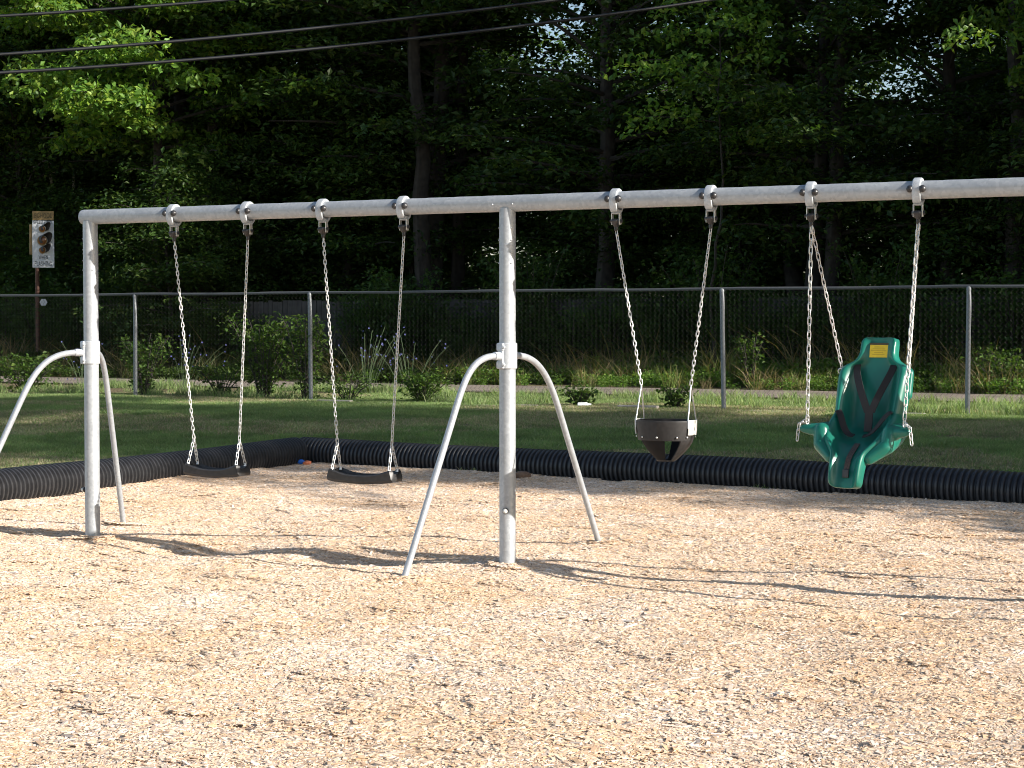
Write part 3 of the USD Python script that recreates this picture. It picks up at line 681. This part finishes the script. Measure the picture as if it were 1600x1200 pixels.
for a_ in (-70, -35, 0, 40, 64, 112, 150, 200, 245, 285):                  # rivets that hold the basket to the band
    t_ = math.radians(a_); d_ = RDIR * math.sin(t_) - QDIR * math.cos(t_)
    bolt(mid + RDIR * math.sin(t_) * RX * .985 - QDIR * math.cos(t_) * RY * .985 - UP * bandh * .82, d_, .007, bt, 'rivet', 'chain', base=False)
# ------------------------------------------------------------------ adaptive swing seat
ad = thing('adaptive_swing', 'green molded high back swing seat with black harness and yellow label', 'swing')
ha, hb = hanger(1268, frame), hanger(1435, frame)
Da = .5 * (ha + hb)[1]
YAW = math.radians(-10)
ra = angle(RDIR, YAW); fb = -angle(QDIR, YAW)                             # right, forward (towards camera)
O = at(1362, 668, Da + .16); 
def loc(a, b, c): return O + ra * a + fb * b + UP * c
# centre line from headrest top over the seat to the foot of the leg rest: (a half width, forward b, up c, wing depth)
ST = np.array([  # s, b, c, half width, wing height
    (0.00, -.115, .545, .052, .000), (0.012, -.114, .543, .080, .000), (0.03, -.113, .540, .097, .002), (.06, -.112, .527, .107, .008), (.10, -.108, .510, .111, .014), (.20, -.098, .450, .113, .026),
    (.27, -.090, .410, .128, .034), (.32, -.086, .384, .165, .042), (.36, -.082, .360, .206, .055), (.40, -.076, .330, .218, .070), (.45, -.068, .290, .220, .085), (.60, -.040, .160, .215, .105), (.74, -.010, .050, .210, .115),
    (.82, .030, .0, .212, .115), (.90, .09, -.030, .215, .10), (1.0, .17, -.075, .212, .088), (1.08, .24, -.115, .188, .072), (1.13, .285, -.145, .142, .055), (1.18, .32, -.175, .107, .045), (1.27, .352, -.245, .100, .040),
    (1.36, .372, -.305, .096, .030), (1.40, .377, -.330, .084, .015), (1.42, .379, -.340, .058, .0)])
S = np.concatenate([np.linspace(0, .1, 9), np.linspace(.12, 1.34, 62), np.linspace(1.355, 1.42, 9)])
from scipy.interpolate import PchipInterpolator
cb, cc, cw, ch_ = [PchipInterpolator(ST[:, 0], ST[:, i])(S) for i in range(1, 5)]
tb, tc = np.gradient(cb, S), np.gradient(cc, S); tl = np.hypot(tb, tc); nb, nc = -tc / tl, tb / tl       # normal towards the sitter
vv = np.linspace(-1, 1, 37)
def shell_grid(th):
    g = np.zeros((len(S), len(vv), 3))
    for i in range(len(S)):
        bow = np.abs(vv); wing = ch_[i] * (np.exp(-((bow - .82) / .22) ** 2) * 1.0) + .012 * bow ** 2 - .02 * sstep(.93, 1.0, bow)
        a = cw[i] * 1.06 * vv; up = wing + th
        g[i] = O + np.outer(a, ra) + np.outer(cb[i] + nb[i] * up, fb) + np.outer(cc[i] + nc[i] * up, UP)
    return g
g0, g1 = shell_grid(0), shell_grid(-.030)
m, n = len(vv), len(S); V = np.concatenate([g0.reshape(-1, 3), g1.reshape(-1, 3)]); N = n * m; fs = []
for i in range(n - 1):
    for j in range(m - 1):
        q_ = (i * m + j, i * m + j + 1, (i + 1) * m + j + 1, (i + 1) * m + j); fs += [q_, tuple(N + x for x in q_[::-1])]
for i in range(n - 1):
    fs += [(i * m, (i + 1) * m, N + (i + 1) * m, N + i * m), (i * m + m - 1, N + i * m + m - 1, N + (i + 1) * m + m - 1, (i + 1) * m + m - 1)]
for j in range(m - 1):
    fs += [(j, N + j, N + j + 1, j + 1), ((n - 1) * m + j, (n - 1) * m + j + 1, N + (n - 1) * m + j + 1, N + (n - 1) * m + j)]
shell = tm((V, np.array(fs))); trimesh.repair.fix_normals(shell)
arms = []
for s in (-1, 1):
    arms.append(hull([loc(s * .335, .25, -.005), loc(s * .30, .24, -.008), loc(s * .225, .215, -.012), loc(s * .22, .15, -.012)], [.022, .032, .046, .046], 24))
    arms.append(hull([loc(s * .22, .04, .0), loc(s * .222, .23, -.015), loc(s * .212, .255, -.095), loc(s * .20, .08, -.06)], [.040, .048, .046, .04], 24))
    arms.append(hull([loc(s * .205, .265, -.10), loc(s * .125, .31, -.165), loc(s * .15, .20, -.10)], [.045, .036, .04], 24))
    arms.append(hull([loc(s * .213, -.07, .335), loc(s * .213, -.035, .20)], [.026, .03], 20))
am = arms[0]
for a_ in arms[1:]: am = am + a_
am = tm(am.refine_to_length(.012)); trimesh.smoothing.filter_taubin(am, iterations=30)
seat = obj('seat_shell', cat_meshes([shell, am]), M['greenplastic'], ad, smooth=50)
def on_shell(s, v, lift=.004):
    i = np.interp(s, S, np.arange(n)); j = np.interp(v, vv, np.arange(m)); i0, j0 = min(int(i), n - 2), min(int(j), m - 2); fi, fj = i - i0, j - j0
    p = (g0[i0, j0] * (1 - fi) + g0[i0 + 1, j0] * fi) * (1 - fj) + (g0[i0, j0 + 1] * (1 - fi) + g0[i0 + 1, j0 + 1] * fi) * fj
    return p + (fb * np.interp(s, S, nb) + UP * np.interp(s, S, nc)) * lift
def ribbon(pts, w, th, axis_hint):
    p = np.asarray(pts, float); t = np.gradient(p, axis=0); t /= np.linalg.norm(t, axis=1, keepdims=True)
    nn_ = np.asarray(axis_hint, float); nn_ = nn_ - t * (t @ nn_)[:, None]; nn_ /= np.linalg.norm(nn_, axis=1, keepdims=True); sd = np.cross(t, nn_)
    V = np.stack([p - sd * w / 2, p + sd * w / 2, p + sd * w / 2 + nn_ * th, p - sd * w / 2 + nn_ * th], 1).reshape(-1, 3); fs = []
    for i in range(len(p) - 1):
        for j in range(4): fs.append((i * 4 + j, i * 4 + (j + 1) % 4, (i + 1) * 4 + (j + 1) % 4, (i + 1) * 4 + j))
    e_ = (len(p) - 1) * 4; fs += [(3, 2, 1, 0), (e_, e_ + 1, e_ + 2, e_ + 3)]
    m_ = tm((V, np.array(fs))); trimesh.repair.fix_normals(m_); return m_
front = fb + UP * .25
Vj = loc(.02, .075, .10)
for s in (-1, 1):
    a0 = on_shell(.34, s * .60, .008)
    pts_ = bez(a0, a0 + fb * .03 - UP * .05, Vj + ra * s * .06 + UP * .12, Vj + ra * s * .012, 16)
    obj('shoulder_strap', ribbon(pts_, .045, .005, front), M['webbing'], ad, smooth=30)
pts_ = bez(Vj + UP * .012, Vj - UP * .04 + fb * .01, loc(.02, .09, .02), loc(.02, .10, -.02), 10)
obj('chest_strap', ribbon(pts_, .05, .006, front), M['webbing'], ad, smooth=30)
for s in (-1, 1):
    p0 = on_shell(.84, s * .78, .01); p1 = loc(-.01 + s * .03, .17, -.045)
    obj('lap_belt', ribbon(bez(p0, p0 - ra * s * .05 + fb * .03 - UP * .02, p1 + ra * s * .08 - UP * .0, p1, 12), .038, .005, UP + fb * .4), M['webbing'], ad, smooth=30)
obj('crotch_strap', ribbon(np.array([on_shell(s_, .02, .006) for s_ in np.linspace(1.04, 1.31, 16)]), .034, .005, front), M['buckle'], ad, smooth=30)
obj('buckle', box((.04, .05, .014), on_shell(1.29, .02, .012), frame_from(fb + UP * .1, ra), .004), M['blackplastic'], ad, smooth=40)
# warning label on the headrest
lab_o = on_shell(.175, 0, .004); e1 = on_shell(.235, 0, .004); ldn = (e1 - on_shell(.12, 0, .004)); ldn /= np.linalg.norm(ldn); lno = np.cross(ra, -ldn); lno = lno if lno @ fb > 0 else -lno
lax = np.array([ra, -ldn, lno])
lb = obj('warning_label', box((.122, .084, .003), lab_o, lax), M['yellow'], ad)
obj('label_header', box((.122, .012, .0012), lab_o - ldn * .041 + lno * .0026, lax), M['print'], lb)
fine = [box((.08 + .02 * ((k * 7) % 3 - 1), .0035, .0008), lab_o - ldn * (.022 - .0115 * k) + lno * .0022, lax) for k in range(5)]
obj('fine_print', cat_meshes(fine), M['labelline'], lb, kind='stuff')
for s in (-1, 1):
    hp = ha if s < 0 else hb
    sh = loc(s * .218, -.045, .352); ar = loc(s * .312, .24, .028)
    tt = hp - UP * .055
    chain(hp, ar, ad, pitch=.042, w=.022, r=.0036, twist0=.75)
    chain(hp - UP * .01 + QDIR * .012, sh, ad, pitch=.042, w=.020, r=.0030, twist0=.3)
    obj('chain_ring', tube(np.array([sh + fb * .02 - UP * .012 + (ra * math.cos(a) + UP * math.sin(a)) * .016 for a in np.linspace(0, 6.28, 14)[:-1]]), .0045, 8, closed=True), M['chain'], ad, smooth=True)
    o1 = ar + ra * s * .045 + fb * .02 - UP * .005
    chain(ar + UP * .02, o1, ad, pitch=.034, w=.020, r=.0034, twist0=.3, name='loose_chain')
    chain(o1, o1 - UP * .10 + ra * s * .012, ad, pitch=.038, w=.020, r=.0034, twist0=.6, name='loose_chain')

# ------------------------------------------------------------------ corrugated border pipes
def border(a, d, length, cz0, label, bend=0.0):
    per, k = .056, 6
    s = np.arange(0, length, per / k)
    wob = np.column_stack([s, 0 * s, 0 * s])
    lat = .05 * (meshkit.fbm(wob * .35 + 3.1, 2, 4) - .5) * np.minimum(1, s); up = .05 * (meshkit.fbm(wob * .4 + 7, 2, 6) - .5)
    nrm_ = np.array([-d[1], d[0]])
    c = np.column_stack([a[0] + d[0] * s + nrm_[0] * lat, a[1] + d[1] * s + nrm_[1] * lat, cz0 + up])
    ph = (s / per) % 1; pro = sstep(.10, .28, ph) - sstep(.68, .86, ph)
    m_ = tube(c, PR - .026 + .026 * pro, 36)
    return obj('border_pipe', m_, M['blackplastic'], None, smooth=45, label=label, cat='pipe')
border(corner + dl * .17, dl, 17, .12, 'sunlit black corrugated pipe edging the wood chips on the left')
border(corner - dr * .02, dr, 19, .115, 'shaded black corrugated pipe running along the back of the wood chips')
# ------------------------------------------------------------------ chain link fence
fence = thing('chain_link_fence', 'galvanized chain link fence across the far side of the lawn', 'fence')
FD0 = 28.0 / .85
def fpost(t):
    D = FD0 * (1 - .0501 * t); x = (211 + 249.7 * t) / (1 - .0501 * t); p = CAM + ray(x, 508) * D; return np.array([p[0], p[1]])
f0, f4 = fpost(0), fpost(4); fd = (f4 - f0) / np.linalg.norm(f4 - f0); fs_ = np.linalg.norm(f4 - f0) / 4
FH = 1.86
rl = []
for t in range(-3, 8):
    p = f0 + fd * fs_ * t; zb_ = tz_(p)
    if t <= 0: zt_ = zb_ + FH + .05
    zt_ = at(800, 458, 1)[2]
    tilt = np.array([(-.02 if t == 3 else r3.normal(0, .006)), r3.normal(0, .006)])
    top_z = zb_ + FH
    b = np.array([p[0] - tilt[0] * 1.0, p[1], zb_ - .3]); tp = np.array([p[0] + tilt[0], p[1] + tilt[1], top_z - .02])
    po = obj('post', tube(np.array([b, b + (tp - b) * .5, tp]), .036, 18), M['fencemetal'], fence, smooth=40)
    obj('post_cap', tube(np.array([tp, tp + UP * .03, tp + UP * .05, tp + UP * .062]), [.04, .04, .03, .004], 16), M['fencemetal'], po, smooth=40)
    for z in (.45, 1.15): obj('tie_band', tube(np.array([b + (tp - b) * (z + .3) / (FH + .28) - UP * .006, b + (tp - b) * (z + .3) / (FH + .28) + UP * .006]), .0385, 14), M['fencemetal'], po, smooth=40)
p0, p1 = f0 - fd * fs_ * 3, f0 + fd * fs_ * 7
off = -NS * .045
nR = 80; us = np.linspace(0, 1, nR)
rp = np.array([np.append(p0 + (p1 - p0) * u_ , tz_(p0 + (p1 - p0) * u_) + FH + .035 - .012 * abs(math.sin(u_ * 10 * math.pi)) + r3.normal(0, .003)) for u_ in us])
obj('top_rail', tube(rp, .024, 14), M['fencerail'], fence, smooth=40)
# woven wire: each wire zigzags upright and hooks its neighbour
dia = .078; rows = int(FH / dia * 2); wires = []
i = 0; Vs, Fs = [], []
base_n = 0
tot = np.linalg.norm(p1 - p0)
zz = np.linspace(.03, FH + .02, rows)
tri = np.array([[0, 0, 1.0], [0, .87, -.5], [0, -.87, -.5]]) * .0017
for w in np.arange(fs_ * 1.6, tot - fs_ * 2.2, dia):
    ph = np.where(np.arange(rows) % 2 == 0, 0, dia * .52)
    xy = p0 + np.outer(w + ph, fd) + off + np.outer(np.where(np.arange(rows) % 2 == 0, -.002, .002), NS)
    c = np.column_stack([xy, tz_(p0 + fd * w) + zz])
    ring3 = c[:, None] + (np.array([[1, 0, 0], [-.5, 0, 0], [-.5, 0, 0]]) * .0022)[None] * np.append(fd, 0)[None, None] * 0 + np.stack([np.append(fd, 0) * .0022, -np.append(fd, 0) * .0011 + np.append(NS, 0) * .0019, -np.append(fd, 0) * .0011 - np.append(NS, 0) * .0019])[None]
    Vs.append(ring3.reshape(-1, 3)); a = np.arange(rows - 1)
    for j in range(3):
        j2 = (j + 1) % 3
        Fs.append(base_n + np.concatenate([np.stack([a * 3 + j, a * 3 + j2, a * 3 + 3 + j2], 1), np.stack([a * 3 + j, a * 3 + 3 + j2, a * 3 + 3 + j], 1)]))
    base_n += rows * 3
obj('wire_mesh', (np.vstack(Vs), np.vstack(Fs)), M['wire'], fence, kind='stuff')
# concrete edging under the fence
edg = []
e0, e1 = f0 - fd * fs_ * .2, f0 + fd * fs_ * 4.6
nE = 26
for k in range(nE):
    c = e0 + (e1 - e0) * (k + .5) / nE + NS * -.32
    edg.append(box((np.linalg.norm(e1 - e0) / nE * .96, .12, .10), (*c, tz_(c) - .042 + r3.normal(0, .018)), np.array([[*fd, 0], [-fd[1], fd[0], 0], [0, 0, 1]]), .012))
ed = thing('mow_strip', 'pale concrete edging blocks sunk in the grass before the fence', 'edging')
for e_ in edg: obj('block', e_, M['concrete'], ed, smooth=30)

# ------------------------------------------------------------------ stockade fence behind the road
st = thing('board_fence', 'weathered grey board fence in the shade at the edge of the woods', 'fence')
nB = 0
for u in np.arange(-38.5, -1, .152):
    p = un(u, 38.4 + r3.normal(0, .006)); z0 = tz_(p); h = 1.72 + r3.normal(0, .015)
    ax = np.array([[*US, 0], [*NS, 0], [0, 0, 1]])
    b_ = box((.142, .02, h), (*p, z0 + h / 2), ax); v_ = np.array(b_.vertices)
    obj('board', b_, M['board'], st)
for z in (.4, 1.35):
    a_, b_ = un(-38.6, 38.46), un(-1, 38.46)
    obj('fence_rail', tube(np.array([(*a_, tz_(a_) + z), (*(.5 * (a_ + b_)), tz_(a_) + z), (*b_, tz_(b_) + z)]), .04, 4), M['board'], st)

# ------------------------------------------------------------------ roadside weeds, shrubs
WEED = np.array([(.08, .16, .022), (.10, .19, .03), (.06, .13, .02), (.13, .2, .04)])
def leafy(seed, R, H, n, size, cols=WEED, stems=8, flat=1.0):
    r = np.random.default_rng(seed); cs, ns, parts = [], [], []
    for k in range(stems):
        a = r.uniform(0, 6.28); e_ = np.array([math.cos(a) * R * r.uniform(.3, 1), math.sin(a) * R * r.uniform(.3, 1), H * r.uniform(.6, 1.0)])
        p = bez(np.array([e_[0] * .1, e_[1] * .1, -.05]), np.array([e_[0] * .3, e_[1] * .3, e_[2] * .5]), e_ * (.8, .8, .95), e_, 7)
        parts.append(tube(p, np.linspace(.009, .003, 7) * (1 + H * .4), 4, cap=False))
        m_ = n // stems; t = r.uniform(.12, 1, m_); c = np.array([np.interp(t, np.linspace(0, 1, 7), p[:, q_]) for q_ in range(3)]).T
        c = c + r.normal(0, 1, (m_, 3)) * (R * .16 + .02, R * .16 + .02, H * .05); c[:, 2] = np.maximum(c[:, 2], .01)
        nr = r.normal(0, .5, (m_, 3)) + (0, 0, 1); nr /= np.linalg.norm(nr, axis=1, keepdims=True); cs.append(c); ns.append(nr)
    v, f, col = leaves(np.vstack(cs), np.vstack(ns), size, r, cols=cols)
    return cat_meshes(parts), (v, f), col
# ground cover strip between road and woods, coloured darker on the left
gc = []
for k in range(5):
    w_, c_, col_ = leafy(400 + k, .3, .3, 130, .075, stems=10); gc.append((c_, col_))
for k in range(3): gc.append(blade_cluster(50, .18, r2, .2, .6, .008, [(.12, .18, .04), (.2, .19, .08)], .35))
gc += [(m_, c_ * .38) for m_, c_ in gc[:8]]  # same weeds again with shade put into their colours, for the left side
for k in range(3): gc.append(blade_cluster(40, .25, r2, .25, .8, .008, [(.20, .16, .08), (.15, .14, .06), (.26, .21, .12)], .6))
pts, ix, wsc = [], [], []
for u in np.arange(-36, -1, .2):
    for n_ in np.arange(34.0, 37.8, .36):
        f_ = float(meshkit.fbm(np.array([u * .45, n_ * .6, 0.0]), 3, 12)); bare = f_ < .40
        if r3.random() < (.2 if bare else .62):
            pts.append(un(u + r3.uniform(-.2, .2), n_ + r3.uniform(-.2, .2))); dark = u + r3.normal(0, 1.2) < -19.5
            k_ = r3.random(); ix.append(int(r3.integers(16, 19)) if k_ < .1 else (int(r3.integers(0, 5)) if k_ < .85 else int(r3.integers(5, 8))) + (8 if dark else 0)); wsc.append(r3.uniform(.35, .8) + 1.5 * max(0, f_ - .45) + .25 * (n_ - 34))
pts = np.array(pts)
instancer('roadside_weeds', gc, M['weed'], np.column_stack([pts, terrain(pts) + .02]), r3.uniform(0, 6.28, len(pts)), np.array(ix), np.array(wsc), label='bright green and darkened leafy weeds between the road and the woods')
def shrub(name, label, px, n_, seed, R, H, n, size, cols=WEED * .62, group=None):  # weed colours lowered to paint shade into the shrubs
    p = place_px(px, n_); t = thing(name, label, 'shrub', (*p, tz_(p) - .02), 0, group)
    w_, c_, col_ = leafy(seed, R * 1.25, H, n, size, cols, 17)
    obj('stems', w_, M['bark'], t, smooth=50); obj('foliage', c_, M['weed'], t, col=col_)
shrub('fence_shrub', 'leafy green shrub growing round the second fence post from the left', 478, 26.3, 511, .36, 1.55, 1000, .09)
shrub('fence_shrub', 'broad leafy shrub left of the second fence post', 412, 26.5, 512, .55, 1.5, 1500, .09)
shrub('fence_shrub', 'green shrub at the fence behind the left end post', 225, 26.3, 513, .4, 1.2, 900, .09)
shrub('fence_shrub', 'low straggling weeds at the fence left of the broad leafy shrub', 345, 26.5, 520, .5, .6, 420, .08)
shrub('fence_shrub', 'thin straggling weeds at the fence behind the left chain of the right belt swing', 545, 26.5, 521, .5, .5, 320, .08)
shrub('fence_shrub', 'low shrub at the left edge behind the bent brace', 40, 26.5, 514, .6, .8, 1100, .09)
shrub('fence_shrub', 'low shrub at the fence between the belt swing and middle post', 660, 26.4, 515, .45, .55, 700, .085)
shrub('fence_shrub', 'small low weed bush at the fence right of the middle post', 905, 26.3, 516, .3, .35, 350, .08)
shrub('fence_shrub', 'small tuft of weeds at the fence behind the bucket swing', 1055, 26.3, 517, .3, .4, 350, .08)
shrub('fence_shrub', 'pointed tall weed right of the leaning fence post', 1172, 34.6, 518, .28, 1.2, 500, .09)
shrub('fence_shrub', 'leafy weeds behind the right fence post', 1575, 34.8, 519, .7, .9, 900, .09)
M['weedstem'] = simple('weed_stem', (.05, .08, .03), 0.8, nscale=9, var=.3)
M['petal'] = simple('chicory_petal', (.07, .08, .22), 0.6, nscale=20, var=.15)
def chicory(px, n_, seed, label, H):
    r = np.random.default_rng(seed); p = place_px(px, n_); t = thing('flowering_weed', label, 'flower', (*p, tz_(p)), 0); st_, pv, pf = [], [], []
    for k in range(14):
        a = r.uniform(0, 6.28); e_ = np.array([math.cos(a) * .9 * r.random(), math.sin(a) * .6 * r.random(), H * r.uniform(.5, 1)])
        st_.append(tube(bez(e_ * (.2, .2, 0) - UP * .05, e_ * (.3, .3, .4), e_ * (.7, .7, .8), e_, 5), .005, 4, cap=False))
        for z in (0, -.4):
            c_ = e_ + UP * z * r.random() + r.normal(0, .03, 3); d_ = np.array([r.normal(0, .3), -1, r.normal(.2, .3)]); ax_ = frame_from(d_, UP)
            rim = [c_ + (ax_[0] * math.cos(b) + ax_[1] * math.sin(b)) * (.021 if q_ % 2 else .013) + ax_[2] * .008 for q_, b in enumerate(np.linspace(0, 6.28, 13)[:-1])]
            o = len(pv); pv += [c_] + rim; pf += [(o, o + 1 + q_, o + 1 + (q_ + 1) % 12) for q_ in range(12)]
    obj('stems', cat_meshes(st_), M['weedstem'], t, kind='stuff'); obj('petals', (np.array(pv), np.array(pf)), M['petal'], t, kind='stuff')
chicory(285, 29.2, 801, 'blue flowering weed between the first fence post and the left belt swing', 1.25)
chicory(570, 29.3, 802, 'blue flowering weed behind the right belt swing, left of its right chain', 1.35)
chicory(640, 29.2, 803, 'blue flowering weed behind the right belt swing, right of its right chain', 1.25)
chicory(130, 29.2, 804, 'blue flowering weed beside the left end post', 1.0)
UND = np.array([(.03, .07, .015), (.04, .09, .02), (.05, .10, .02)])
und0 = None
for k in range(46):
    u = -38 + k * .85; n_ = 37.5 + r3.uniform(-.2, .4); pp_ = pos_un(u + r3.normal(0, .3), n_); s = float(r3.uniform(.6, 1.1)) * (.5 if -29.5 < u < -25 else .95)
    lb_ = 'dark understory bush along the foot of the woods'
    if und0 is None:
        und0 = thing('understory_bush', lb_, 'bush', pp_, 0, 'understory bushes in the shade')
        w_, c_, col_ = leafy(600, 1.3, 2.3, 3600, .11, UND, 22); obj('stems', w_, M['bark'], und0, smooth=50); obj('foliage', c_, M['leaf'], und0, col=col_)
    else: dup(und0, 'understory_bush', lb_, 'bush', pp_, float(r3.uniform(0, 360)), 'understory bushes in the shade', (s, s, s * float(r3.uniform(.75, 1.45))))

# ------------------------------------------------------------------ school sign
Dsg = 48.6
sg = thing('school_sign', 'white school speed limit sign with flashers on a rusty post', 'sign')
sc = at(67, 374, Dsg); kpx = Dsg / F
sx = np.array([.97, .24, 0]); sx /= np.linalg.norm(sx); sn = np.array([sx[1], -sx[0], 0]); sax = np.array([sx, -sn, UP])
pz = at(58, 600, Dsg); gzs = tz_(sc[:2])
def sp(px, py, off_=0.0): q_ = sc + sx * (px - 67) * kpx - UP * (py - 374) * kpx + sn * off_; return q_
obj('post', tube(np.array([np.append(sp(58, 0)[:2], gzs - .3), sp(58, 500), sp(58, 425), sp(58, 335)]) + np.append(-sn[:2] * .06, 0), .055, 14), M['rust'], sg, smooth=40)
pan = obj('sign_panel', box((33 * kpx, .012, 73 * kpx), sp(67.5, 381.5), sax, .004), M['signwhite'], sg)
obj('school_plate', box((32.5 * kpx, .012, 14 * kpx), sp(67.5, 337), sax, .004), M['signyellow'], sg)
obj('flasher_housing', box((14 * kpx, .16, 48 * kpx), sp(53.5, 374, -.12), sax, .03), M['signyellow'], sg, smooth=40)
def sign_text(txt, px, py, hpx, wpx, mat, parent):
    t_ = meshkit.text_mesh(txt, 1.0, .004, bold=False); v_ = np.array(t_.vertices); w_ = v_[:, 0].max() - v_[:, 0].min(); v_[:, 0] -= v_[:, 0].min()
    v_ = v_ * (wpx * kpx / w_, hpx * kpx, 1)
    p_ = sp(px - wpx / 2, py + hpx / 2, .0075); W_ = p_ + np.outer(v_[:, 0], sx) + np.outer(v_[:, 1], UP) + np.outer(v_[:, 2], sn)
    m_ = trimesh.Trimesh(W_, t_.faces, process=False); obj('lettering', m_, M[mat], parent)
sign_text('SCHOOL', 67.5, 337, 7, 27, 'print', sg)
sign_text('SPEED LIMIT', 67.5, 347, 6, 29, 'signblack', pan)
sign_text('WHEN', 67.5, 402, 6, 14, 'signblack', pan)
sign_text('FLASHING', 67.5, 412, 7.5, 26, 'signblack', pan)
for (px, py, rpx, nm) in ((66, 358, 5.2, 'flasher'), (66, 376, 7.6, 'flasher'), (66, 391, 5.2, 'flasher')):
    c = sp(px, py, .01); R_ = rpx * kpx
    fl = obj(nm, tube(np.array([c - sn * .0, c + sn * .05, c + sn * .06]), [R_, R_, R_ * .85], 20), M['signyellow'], sg, smooth=40)
    obj('lens', tube(np.array([c + sn * .058, c + sn * .075, c + sn * .08]), [R_ * .84, R_ * .6, .01], 20), M['amber'], fl, smooth=60)
    A = np.radians(np.linspace(-50, 230, 20)); vis = []; vd = sn * .75 + sx * .55 + UP * .25
    for ln, rr0 in ((.03, R_ * 1.02), (.34, R_ * 1.05), (.34, R_ * .97), (.03, R_ * .95)):
        vis.append([c + vd * (ln * (.55 + .45 * max(0, math.sin(a))) if ln > .1 else ln) + sx * math.cos(a) * rr0 + UP * math.sin(a) * rr0 for a in A])
    vis = np.array(vis); V = vis.reshape(-1, 3); fs = []
    for i in range(4):
        for j in range(19): fs.append((i * 20 + j, i * 20 + j + 1, ((i + 1) % 4) * 20 + j + 1, ((i + 1) % 4) * 20 + j))
    vm = tm((V, np.array(fs))); trimesh.repair.fix_normals(vm)
    obj('visor', vm, M['signblack'], fl, smooth=40)
obj('reflector', tube(np.array([sp(67, 472, -.02), sp(67, 472, .0)]), 6 * kpx, 6), M['signwhite'], sg)

# ------------------------------------------------------------------ overhead cables
def cable(pts_px, lab, r):
    px = np.array(pts_px, float); co = np.polyfit(px[:, 0], px[:, 1], 2 if len(px) > 2 else 1)
    xs_ = np.linspace(-260, 1900, 40); P_ = []
    for x in xs_:
        D = 22 + (x + 260) / 2160 * 7; P_.append(at(x, np.polyval(co, x), D))
    obj('overhead_cable', tube(np.array(P_), r, 10), M['cable'], None, smooth=True, label=lab, cat='cable')
cable([(0, 25), (200, 12), (390, -3)], 'highest of the three black overhead cables, at the top left corner', .020)
cable([(0, 85), (400, 53), (870, 0)], 'middle of the three black overhead cables', .022)
cable([(0, 113.5), (400, 85), (800, 42), (1110, 0)], 'lowest and longest of the three black overhead cables', .022)

# ------------------------------------------------------------------ birches, house, small litter
def birch(px, n_, label, lean, Hh, seed):
    p = place_px(px, n_); wood, crown, col = make_tree(seed, Hh, 5.5, 1.8, 26, 120, .10, lean, .085, LEAFC * 1.3)
    t = thing('birch_tree', label, 'tree', (*p, tz_(p)), 0); obj('trunk', wood, M['birch'], t, smooth=50); obj('crown', crown, M['leaf'], t, col=col)
birch(90, 41.6, 'leaning white birch, left of the pair above the school sign', -.05, 9, 701)
birch(106, 41.9, 'straight white birch, right of the pair above the school sign', .02, 9.5, 702)
hs = thing('house', 'pale house glimpsed between the trees at left', 'house', (*place_px(40, 74), 0), -28)
hz = .5
wl = obj('wall', box((12, 7, 4.4), (0, 0, hz + 2.0)), M['siding'], hs)
rf = trimesh.Trimesh(*meshkit.arrays(m3.Manifold.hull_points(np.array([(x, y, z) for x in (-6.5, 6.5) for y, z in ((-3.9, hz + 4.2), (3.9, hz + 4.2), (0, hz + 6.6))], float)))[:2])
obj('roof', rf, M['roof'], hs)
for x in (-4, -1, 3.6):
    fr = obj('window', box((1.1, .08, 1.4), (x, -3.52, hz + 2.2)), M['trim'], hs); obj('pane', box((.9, .04, 1.2), (x, -3.57, hz + 2.2)), M['pane'], fr)
dr_ = obj('door', box((1.0, .08, 2.1), (1.4, -3.53, hz + 1.1)), M['trim'], hs)

c = gnd(912, 643, .2)
obj('litter_bottle', tube(np.array([(c[0] - .1, c[1], .24), (c[0] - .09, c[1], .24), (c[0] + .05, c[1] - .02, .245), (c[0] + .08, c[1] - .02, .245), (c[0] + .12, c[1] - .025, .245)]) + UP * (tz_(c[:2]) - .2), [.02, .036, .036, .016, .015], 12), M['litter'], None, smooth=40, label='crumpled white plastic bottle lying on the grass', cat='bottle')
def lump(name, px, py, size, mat, label, cat, seed, z=.02):
    c = gnd(px, py, z); m_ = trimesh.creation.icosphere(3, 1.0); v_ = np.array(m_.vertices); v_ *= (.7 + .6 * meshkit.fbm(v_ * 1.7 + seed, 3, seed))[:, None]
    v_ = v_ * size + c; obj(name, trimesh.Trimesh(v_, m_.faces, process=False), M[mat], None, smooth=50, label=label, cat=cat)
lump('blue_wrapper', 471, 722, (.045, .03, .03), 'litterblue', 'blue scrap of wrapper in the corner of the border pipe', 'litter', 2, .03)
lump('orange_wrapper', 480, 723, (.05, .03, .025), 'litterorange', 'orange scrap beside the blue wrapper in the pipe corner', 'litter', 3, .03)
lump('wood_chunk', 815, 745, (.10, .06, .06), 'deadwood', 'dark brown chunk of wood against the border pipe', 'wood', 5, .03)
